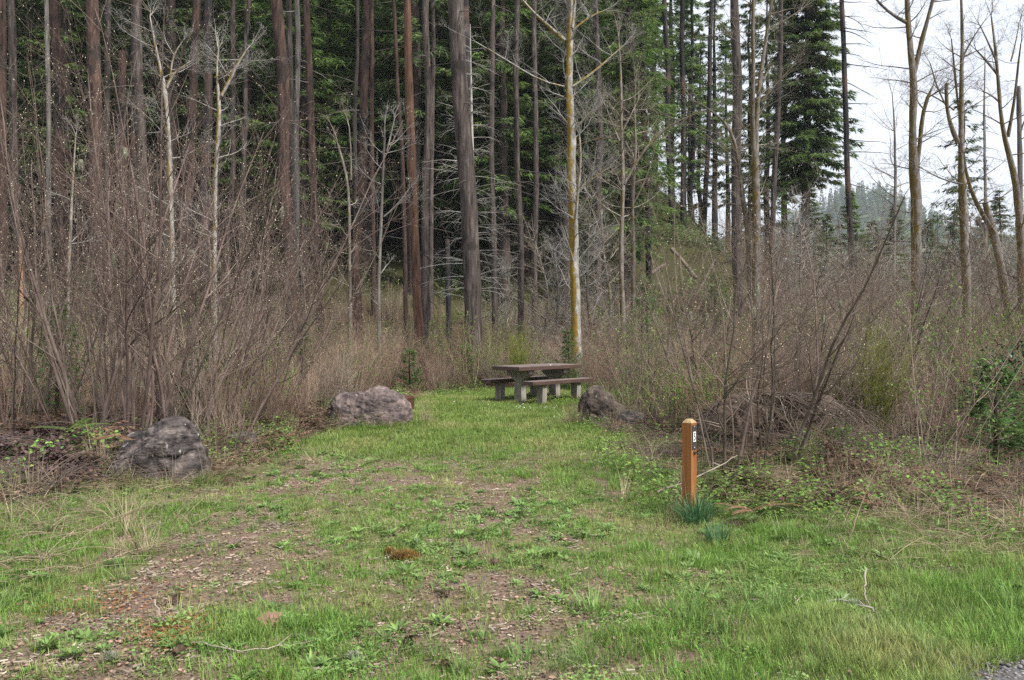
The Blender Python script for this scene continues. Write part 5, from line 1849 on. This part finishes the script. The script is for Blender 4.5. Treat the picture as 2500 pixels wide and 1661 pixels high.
# ------------------------------------------------------------------ number post
def number_post():
    x, y, z = G(1683, 7.25, 0)
    ztop = P(1683, 1032, 7.25)[2]
    H = ztop - z
    a = .089
    root = thing("number_post", "square orange brown wooden post carrying a number 5 plate", "post", (x, y, z), math.radians(-42))
    bm = bmesh.new()
    bevbox(bm, (0, 0, H / 2 - .1), (a, a, H + .2), .003)
    o = bmobj("post", bm, M['post_wood'], root)
    rs = random.Random(4)
    cb = MB()
    for _ in range(16):
        u, z0 = rs.uniform(-.036, .036), rs.uniform(.03, H - .12)
        l = rs.uniform(.05, .22)
        if rs.random() < .5:
            cb.tube([(u, -a / 2 + .0004, z0), (u + rs.uniform(-.002, .002), -a / 2 + .0004, z0 + l * .5), (u, -a / 2 + .0004, z0 + l)], [.0002, .0011, .0002], 4)
        elif z0 + l < H - .26:
            cb.tube([(a / 2 - .0004, u, z0), (a / 2 - .0004, u + rs.uniform(-.002, .002), z0 + l * .5), (a / 2 - .0004, u, z0 + l)], [.0002, .0011, .0002], 4)
    cb.obj("drying_cracks", M['rock_dark'], o)
    bm = bmesh.new()
    v = [bm.verts.new(p) for p in ((-a / 2, -a / 2, 0), (a / 2, -a / 2, 0), (a / 2, a / 2, 0), (-a / 2, a / 2, 0))]
    w = [bm.verts.new((p.co.x * .45, p.co.y * .45, .030)) for p in v]
    bm.faces.new(w)
    bm.faces.new(v[::-1])
    for i in range(4):
        bm.faces.new((v[i], v[(i + 1) % 4], w[(i + 1) % 4], w[i]))
    bmobj("cap", bm, M['post_end'], root, (0, 0, H + .001))
    # the plate sits on the +x face
    ph = .205
    pz = H - .018 - ph / 2
    bm = bmesh.new()
    bevbox(bm, (0, 0, 0), (.004, .071, ph), .0015)
    plate = bmobj("number_plate", bm, M['sign_brown'], root, (a / 2 + .0025, 0, pz))
    bm = bmesh.new()
    bevbox(bm, (0, 0, 0), (.002, .040, .084), .0004)
    bmobj("white_square", bm, M['sign_white'], plate, (.0028, 0, .004))
    cu = bpy.data.curves.new("numeral", 'FONT')
    cu.body = "5"
    cu.size = .092
    cu.align_x, cu.align_y = 'CENTER', 'CENTER'
    cu.extrude = .0007
    cu.offset = .0012
    tmp = bpy.data.objects.new("numeral", cu)
    me = bpy.data.meshes.new_from_object(tmp)
    bpy.data.objects.remove(tmp)
    me.materials.clear()
    me.materials.append(M['sign_black'])
    vs = np.array([v.co[:] for v in me.vertices])
    vs[:, 0] -= (vs[:, 0].min() + vs[:, 0].max()) / 2
    vs[:, 1] -= (vs[:, 1].min() + vs[:, 1].max()) / 2
    vs[:, 0] *= .026 / (vs[:, 0].max() - vs[:, 0].min())
    vs[:, 1] *= .066 / (vs[:, 1].max() - vs[:, 1].min())
    for v, q in zip(me.vertices, vs):
        v.co = (q[2], q[0], q[1])
    link("numeral", me, plate, (.0046, 0, .004))
    for dz in (ph / 2 - .012, -ph / 2 + .016):
        bm = bmesh.new()
        bmesh.ops.create_uvsphere(bm, u_segments=10, v_segments=6, radius=.006)
        for v in bm.verts:
            v.co.x *= .5
        bmobj("screw", bm, M['screw_metal'], plate, (.003, 0, dz), True)
    mb = MB()
    mb.tube([(0, 0, 0), (.022, 0, -.004), (.034, 0, .006), (.036, 0, .018)], [.005, .005, .005, .004], 6)
    mb.tube([(-.001, 0, .012), (.003, 0, .012), (.003, 0, -.02), (-.001, 0, -.02)], [.010, .010, .010, .010], 6)
    mb.obj("hook", M['black_metal'], root, True, (a / 2, .0, pz - ph / 2 - .024))
    return x, y, z


px_, py_, pz_ = number_post()


def iris_clump(label, loc, n, L, seed, mat='iris_blade'):
    rs = np.random.RandomState(seed)
    mb = MB()
    a, r = rs.uniform(0, 6.28, n), .09 * np.sqrt(rs.rand(n))
    blades(mb, np.stack([r * np.cos(a), r * np.sin(a), np.full(n, -.01)], 1), a + rs.normal(0, .5, n), np.abs(rs.normal(.42, .22, n)), L * rs.uniform(.5, 1.15, n), .0075 * rs.uniform(.7, 1.2, n), 1.2)
    return tag(mb.obj("grass_clump", M[mat], None, True, loc), label, "grass clump")


iris_clump("blue green grass clump at the foot of the number post", G(1700, 6.95), 170, .30, 1)
iris_clump("smaller blue green grass clump right of the one at the post", G(1755, 6.35), 90, .20, 2)
iris_clump("bright grass tussock at the right side of the bare gravel patch", G(1450, 4.65), 80, .15, 3, 'weed_leaf')

# ------------------------------------------------------------------ ferns, saplings, broom, salal
def fern(label, loc, n, L, mat, seed, lift=1.0, azr=(0, 6.28), pin=.075):
    rng = random.Random(seed)
    root = thing("fern", label, "fern", loc)
    for i in range(n):
        mb = MB()
        az = rng.uniform(*azr)
        l = L * rng.uniform(.7, 1.1)
        el = lift * rng.uniform(.5, 1.1)
        q = []
        for k in range(9):
            t = k / 8
            q.append((math.cos(az) * l * t * (1 - .1 * t), math.sin(az) * l * t * (1 - .1 * t), l * el * (t - .72 * t * t)))
        mb.tube(q, [.004 * (1 - .7 * k / 8) for k in range(9)], 3)
        m = 56
        t = np.linspace(.1, 1, m)
        qa = np.array(q)
        p = np.stack([np.interp(t * 8, range(9), qa[:, k]) for k in range(3)], 1)
        sd = np.where(np.arange(m) % 2 == 0, 1, -1)[:, None]
        D = sd * np.array([[-math.sin(az), math.cos(az), 0]]) + np.array([[math.cos(az) * .3, math.sin(az) * .3, -.08]])
        leaves(mb, p, D, np.tile([[0, 0, 1.]], (m, 1)), pin * np.minimum(1, (1.05 - t) * 1.7 + .08), np.full(m, l / 56 * 1.5), .02)
        mb.obj("frond", mat, root)
    return root


fern("green sword fern spreading behind the number post", G(1740, 8.1, .02), 9, .75, M['fern_green'], 1, .9)
fern("green sword fern lying low right of the blue green grass clump", G(1850, 6.95, .02), 5, .5, M['fern_green'], 2, .55)
fern("yellowish fern frond under the left bare shrubs", G(170, 8.6, .25), 4, .42, M['fern_green'], 3, .6)
fern("brown dead fern hanging beside the dark grey boulder", G(285, 8.0, .42), 6, .42, M['fern_brown'], 4, -.2, (-2.2, -.6), .045)
fern("brown dead fern on the ground right of the number post", G(1835, 7.1, .05), 5, .45, M['fern_brown'], 5, .5, (0, 6.28), .04)


def sapling(label, loc, H, R, seed, mat='sapling_needles', step=.085, sprays=10, size=.10, per=5):
    root = thing("fir_sapling", label, "sapling", loc)
    fo, li = crown(seed, .08, H, R, step=step, per=per, sprays=sprays, size=size, droop=-.12, power=.75, gap=.1, lift=.5, wide=.22)
    tm = MB()
    tm.tube([(0, 0, -.05), (0, 0, H * .5), (0, 0, H)], [.02 * H + .006, .012 * H + .004, .003], 7)
    tm.obj("stem", M['bark_red'], root)
    multi("needles", [(fo, M[mat]), (li, M['brown_stem'])], root)
    return root


sapling("small bright fir sapling in brush left of the picnic table", G(1000, 20.3), 1.15, .42, 1)
sapling("dim fir sapling in brush behind the picnic table's left end", G(1140, 22.2), 1.1, .40, 2, 'fir_needles')
sapling("bright fir sapling behind the picnic table's right end", G(1388, 21.3), 1.45, .50, 3)
sapling("taller fir sapling in the shrub right of the picnic table", G(1568, 18.5), 2.3, .75, 4, step=.09, size=.11)
sapling("tall fir sapling beyond the shrub, topping the right thicket", G(1580, 23.5), 2.9, .8, 5, step=.1, size=.12)
sapling("green fir sapling hidden behind the left bare stems", G(140, 12.2), 1.7, .75, 6, step=.08, size=.10)
sapling("small green sapling behind the left boulder shrubs", G(480, 13.2), 1.25, .45, 7)
sapling("small green sapling between left shrubs and the purple boulder", G(735, 17.5), 1.6, .55, 8)
sapling("long needled pine sapling at the right edge", G(2430, 8.9), 1.15, .50, 9, 'pine_needles', .11, 14, .12, 6)
sapling("bright green leafy sapling below the mossy trunks at right", G(2290, 16.5), 1.6, .75, 10, step=.08, size=.09)
sapling("green fir sapling on the grassy slope", G(1745, 27), 3.0, 1.1, 11, step=.12, size=.14)


def broom(label, loc, H, n, seed, spread=.7):
    rng = random.Random(seed)
    mb, dm = MB(), MB()
    root = thing("broom_bush", label, "bush", loc)
    cfg = [dict(n=5, jit=.08, trop=.03, kids=14, start=.3, ang=(15, 38), klen=(.2, .4), tip=.4, krad=.6, kfall=.2),
           dict(n=3, jit=.12, trop=.04, kids=4, start=.1, ang=(15, 35), klen=(.3, .6), tip=.5, kfall=.2), dict(n=2, jit=.15, trop=.04, tip=.6)]
    for i in range(n):
        az, tl = rng.uniform(0, 6.28), spread * rng.random()
        d = nrm((math.cos(az) * math.sin(tl), math.sin(az) * math.sin(tl), math.cos(tl)))
        grow(mb, rng, (rng.uniform(-.1, .1), rng.uniform(-.1, .1), 0), d, H * rng.uniform(.6, 1.1), .0065, 0, cfg)
    mb.obj("stems", M['broom_stem'], root)
    return root


broom("yellow green broom bush right of the litter covered boulder", G(2145, 11.3), 1.5, 30, 1)
broom("smaller yellow green broom bush left of the larger one", G(2035, 11.8), 1.05, 24, 2, .5)
broom("mustard coloured broom bush in brush behind the picnic table", G(1265, 21.6), 1.35, 26, 3, .5)


def leafing_bush(label, loc, proto, scale, rz):
    root = thing("leafing_bush", label, "bush", loc, rz, None, scale)
    link("foliage", proto, root)


leafing_bush("bush with fresh green leaflets on thin stems right of the picnic table", G(1555, 16.8), VP[2], 1.25, .3)
leafing_bush("low bush with fresh green leaflets below the mossy trunks at right", G(2260, 15.2), VP[0], 1.3, 1.3)
leafing_bush("low leafy green bush between the dark brown boulder and the number post", G(1640, 11.8), VP[1], .8, 2.0)


def salal(label, loc, n, R, H, seed):
    rs = np.random.RandomState(seed)
    root = thing("evergreen_bush", label, "bush", loc)
    mb = MB()
    u = rs.normal(0, 1, (n, 3))
    u /= np.linalg.norm(u, axis=1, keepdims=True)
    p = u * (rs.rand(n, 1) ** .4) * np.array([R, R, H / 2]) + np.array([0, 0, H * .55])
    d = u + rs.normal(0, .5, (n, 3))
    leaves(mb, p, d, rs.normal(0, .5, (n, 3)) + np.array([0, 0, 1]), rs.uniform(.05, .09, n), rs.uniform(.03, .05, n), .12)
    mb.obj("leaves", M['salal_leaf'], root)
    sm = MB()
    rng = random.Random(seed)
    for i in range(26):
        az = rng.uniform(0, 6.28)
        d = nrm((math.cos(az) * .5, math.sin(az) * .5, 1))
        grow(sm, rng, (0, 0, 0), d, H * rng.uniform(.6, 1), .007, 0, MOSSTWIG[1:])
    sm.obj("stems", M['brown_stem'], root)


salal("dark glossy leaved bush at the right edge", G(2480, 11.0), 700, .6, 1.3, 1)
salal("low dark glossy leaved bush left of the larger one at the right", G(2280, 12.6), 260, .35, .7, 2)

# ------------------------------------------------------------------ logs, stubs and small ground things
def log(label, p0, p1, r, mat='log_wood', name="fallen_log", cat="log", sides=10):
    rng = random.Random(label)
    mb = MB()
    p0, p1 = np.array(p0), np.array(p1)
    c = (p0 + p1) / 2
    m = [(p0 - c) * (1 - 2 * t) + np.array((0, 0, rng.uniform(-.5, .5) * r)) for t in (0, .25, .5, .75, 1)]
    trunk_tube(mb, m, [r, r * .97, r * .92, r * .85, r * .7], rng, sides=sides, wob=.03, rough=.1)
    mb.add(np.stack([m[0] + np.array((math.cos(a) * r * .9, 0, math.sin(a) * r * .9)) for a in np.linspace(0, 6.28, 9)[:-1]]), [tuple(range(8))])
    return tag(mb.obj(name, M[mat], None, True, tuple(c)), label, cat)


for lab, a, b, D1, D2, r in (("grey log lying across the upper grassy slope", 1690, 1790, 40, 41, .16), ("mossy log lying low on the grassy slope left of the charred pair", 1560, 1625, 37, 38, .13),
                             ("bleached log lying behind the slim brown trunks", 1195, 1260, 33, 34, .12), ("dark log lying on the grassy slope between charred trunks", 1640, 1700, 39, 37, .14),
                             ("short pale log on the right side of the grassy slope", 1700, 1745, 36, 38, .10)):
    log(lab, G(a, D1, .03), G(b, D2, .03), r * .75)
mb = MB()
trunk_tube(mb, [(0, 0, -.2), (-.02, 0, 1.6), (-.05, 0, 3.6)], [.075, .06, .03], random.Random(3), sides=8, rough=.15)
tag(mb.obj("broken_stump", M['orange_stub'], None, True, G(52, 21.5)), "splintered orange brown stump between trunks at the left edge", "stump")


def twig(label, pts, r, mat, name="fallen_twig", cat="twig", side=None):
    mb = MB()
    q = np.array([(G(px, D, h)) for px, D, h in pts])
    c = q[0].copy()
    n = 14
    t = np.linspace(0, len(q) - 1, n)
    w = np.stack([np.interp(t, range(len(q)), (q - c)[:, k]) for k in range(3)], 1)
    rng = random.Random(label)
    w[1:-1] += np.array([[rng.uniform(-.008, .008) for _ in range(3)] for _ in range(n - 2)])
    mb.tube(w.tolist(), np.linspace(r, r * .45, n).tolist(), 6)
    for i in (4, 8, 10):
        d = np.array([rng.uniform(-1, 1), rng.uniform(-1, 1), .25])
        p = w[i]
        mb.tube([tuple(p), tuple(p + d * .05), tuple(p + d * .1)], [r * .5, r * .4, r * .2], 4)
    return tag(mb.obj(name, M[mat], None, True, tuple(c)), label, cat)


twig("long grey twig with lichen lying at the bottom left of the clearing", [(470, 4.12, .02), (570, 4.0, .03), (700, 4.08, .03), (840, 4.35, .02)], .0045, 'alder_twig')
twig("short bent grey twig beside the orange needles", [(378, 4.55, .09), (395, 4.4, .03), (440, 4.3, .02), (485, 4.22, .02)], .004, 'alder_twig')
twig("pale stick lying beside the foot of the number post", [(1605, 7.7, .10), (1660, 7.75, .14), (1740, 7.8, .25), (1800, 7.9, .34)], .009, 'alder_twig', "fallen_stick", "stick")
twig("dead pale stalk leaning up in the grass right of the post", [(2075, 6.35, .0), (2095, 6.4, .16), (2120, 6.45, .34), (2165, 6.5, .62)], .006, 'dry_blade', "dead_stalk", "stalk")
twig("second dead pale stalk beside the leaning one", [(2070, 6.4, .0), (2068, 6.4, .15), (2070, 6.4, .26)], .005, 'dry_blade', "dead_stalk", "stalk")
twig("grey twig in the grass at bottom right", [(2010, 4.85, .02), (2060, 4.8, .04), (2120, 4.7, .03), (2150, 4.55, .02)], .007, 'dead_twig')
twig("curved grey twig standing in the grass at bottom right", [(2115, 5.05, .16), (2108, 4.85, .08), (2118, 4.72, .03), (2160, 4.6, .02)], .005, 'alder_twig')
twig("pale wood splinter standing in grass at bottom right", [(1942, 4.78, .0), (1940, 4.78, .03), (1938, 4.78, .07)], .008, 'wood_chip', "wood_splinter", "splinter")
twig("white wood splinter below the brown moss clump", [(978, 5.62, .015), (990, 5.62, .02), (1005, 5.63, .015)], .010, 'wood_chip', "wood_splinter", "splinter")
twig("short pale splinter near the left wheel track", [(575, 5.0, .02), (600, 5.06, .02), (618, 5.12, .02)], .007, 'wood_chip', "wood_splinter", "splinter")


def moss_clump(label, loc, R, H, n, mat, seed, name="moss_clump", cat="moss"):
    rs = np.random.RandomState(seed)
    mb = MB()
    u = rs.normal(0, 1, (n, 3))
    u[:, 2] = np.abs(u[:, 2])
    u /= np.linalg.norm(u, axis=1, keepdims=True)
    p = u * np.array([R, R * .7, H]) * rs.uniform(.5, 1, (n, 1))
    blades(mb, p, rs.uniform(0, 6.28, n), np.abs(rs.normal(.8, .4, n)), np.full(n, .028), np.full(n, .003), .6)
    return tag(mb.obj(name, M[mat], None, True, loc), label, cat)


moss_clump("clump of brown moss lying on the clearing", G(990, 5.75), .10, .065, 1500, 'moss_brown', 1)
moss_clump("smaller clump of brown moss touching the larger one", G(953, 5.85), .05, .05, 500, 'moss_brown', 2)
for i, (px, D, lab) in enumerate(((865, 4.0, "white crusty lichen tuft at the bottom of the clearing"), (2120, 4.45, "pale lichen covered bark scrap in grass at bottom right"), (2085, 4.75, "smaller pale lichen scrap in grass at bottom right"), (490, 6.0, "pale yellowish lichen wisp on dry grass at left"), (270, 3.95, "pale lichen tuft at the bottom left corner"))):
    moss_clump(lab, G(px, D, .015), .035, .03, 260, 'lichen_strand', 10 + i, "lichen_tuft", "lichen")


def flat_sprays(name, label, cx, cD, R, n, mat, ln, wd, seed, Ry=None):
    rs = np.random.RandomState(seed)
    x0, y0, z0 = G(cx, cD)
    mb = MB()
    x, y = rs.normal(0, R, n), rs.normal(0, Ry or R, n)
    z = gz(x0 + x, y0 + y) - z0 + rs.uniform(.01, .035, n)
    az = rs.uniform(0, 6.28, n)
    leaves(mb, np.stack([x, y, z], 1), np.stack([np.cos(az), np.sin(az), rs.uniform(-.1, .3, n)], 1), np.tile([[0, 0, 1.]], (n, 1)) + rs.normal(0, .3, (n, 3)), np.full(n, ln), np.full(n, wd))
    tag(mb.obj(name, M[mat], None, True, (x0, y0, z0)), label, kind="stuff")


flat_sprays("orange_needles", "patch of orange fallen needles at bottom left", 415, 4.3, .10, 420, 'orange_needles', .035, .005, 1, .12)
flat_sprays("rusty_needles", "rusty needles caught in the grass at far left", 265, 4.75, .15, 260, 'orange_needles', .035, .006, 2, .14)


def maple_leaf():
    mb = MB()
    out = [(0, -.055), (.012, -.03), (.045, -.035), (.04, -.015), (.07, .01), (.04, .02), (.035, .045), (.015, .035), (0, .07), (-.015, .035), (-.035, .045), (-.04, .02), (-.07, .01), (-.04, -.015), (-.045, -.035), (-.012, -.03)]
    V = [(0, 0, .0)] + [(a, b, .55 * abs(a) + .12 * max(0, b)) for a, b in out]
    n = len(out)
    V2 = [(a, b, c - .0015) for a, b, c in V]
    mb.polys(V + V2, [(0, i + 1, (i + 1) % n + 1) for i in range(n)] + [(n + 1, n + 1 + (i + 1) % n + 1, n + 1 + i + 1) for i in range(n)] + [(i + 1, n + 2 + i, n + 2 + (i + 1) % n, (i + 1) % n + 1) for i in range(n)])
    m = mk("dry_maple_leaf", [(.3, (.15, .08, .055)), (.7, (.27, .165, .125))], 30, bump=.2)
    o = mb.obj("fallen_leaf", m, None, True, G(658, 4.40, .03))
    o.rotation_euler = (.55, -.1, .4)
    tag(o, "curled pinkish brown maple leaf lying on the clearing", "leaf")


maple_leaf()


def cones():
    mb = MB()
    rs = np.random.RandomState(3)
    n = 90
    t = rs.rand(n)
    az = np.arange(n) * 2.4
    r = .014 * np.sin(np.clip(t, .05, 1) * math.pi * .9 + .2)
    p = np.stack([t * .06 - .03, r * np.cos(az), r * np.sin(az) + .014], 1)
    leaves(mb, p, np.stack([np.full(n, .5), np.cos(az), np.sin(az)], 1), np.stack([np.ones(n), np.zeros(n), np.zeros(n)], 1), np.full(n, .013), np.full(n, .012), .1)
    me = mb.mesh("cone", mk("cone_scale", [(.3, (.05, .032, .022)), (.7, (.17, .11, .08))], 40, isl=.4))
    for i, (px, D, lab) in enumerate(((1083, 4.95, "brown pine cone at the left end of the bare gravel patch"), (1207, 5.55, "brown pine cone above the bare gravel patch"), (1000, 4.22, "brown pine cone below the gravel patch at its left"), (1090, 3.95, "brown pine cone at the bottom centre of the clearing"), (435, 4.0, "brown pine cone near the bottom left twig"), (2485, 5.0, "brown pine cone in grass at the right edge"), (432, 4.75, "dark pine cone beside the orange needles"))):
        o = link("pine_cone", me, None, G(px, D, .01))
        o.rotation_euler = (0, 0, i * 1.9)
        o.scale = (1.15,) * 3
        tag(o, lab, "pine cone", "fallen pine cones")


cones()


# ------------------------------------------------------------------ the air
def build_haze():
    bm = bmesh.new()
    r = bmesh.ops.create_cube(bm, size=1.0)
    for v in r['verts']:
        v.co = Vector((v.co.x * 3300, v.co.y * 3300, -3.0 if v.co.z < 0 else 190.0))
    me = bpy.data.meshes.new("haze")
    bm.to_mesh(me)
    bm.free()
    m = bpy.data.materials.new("haze")
    m.use_nodes = True
    t = m.node_tree
    t.nodes.clear()
    pv = t.nodes.new("ShaderNodeVolumePrincipled")
    pv.inputs["Color"].default_value = (.80, .88, 1.0, 1)
    pv.inputs["Density"].default_value = .0003
    out = t.nodes.new("ShaderNodeOutputMaterial")
    t.links.new(pv.outputs[0], out.inputs["Volume"])
    me.materials.append(m)
    tag(link("haze", me), kind="stuff")


build_haze()
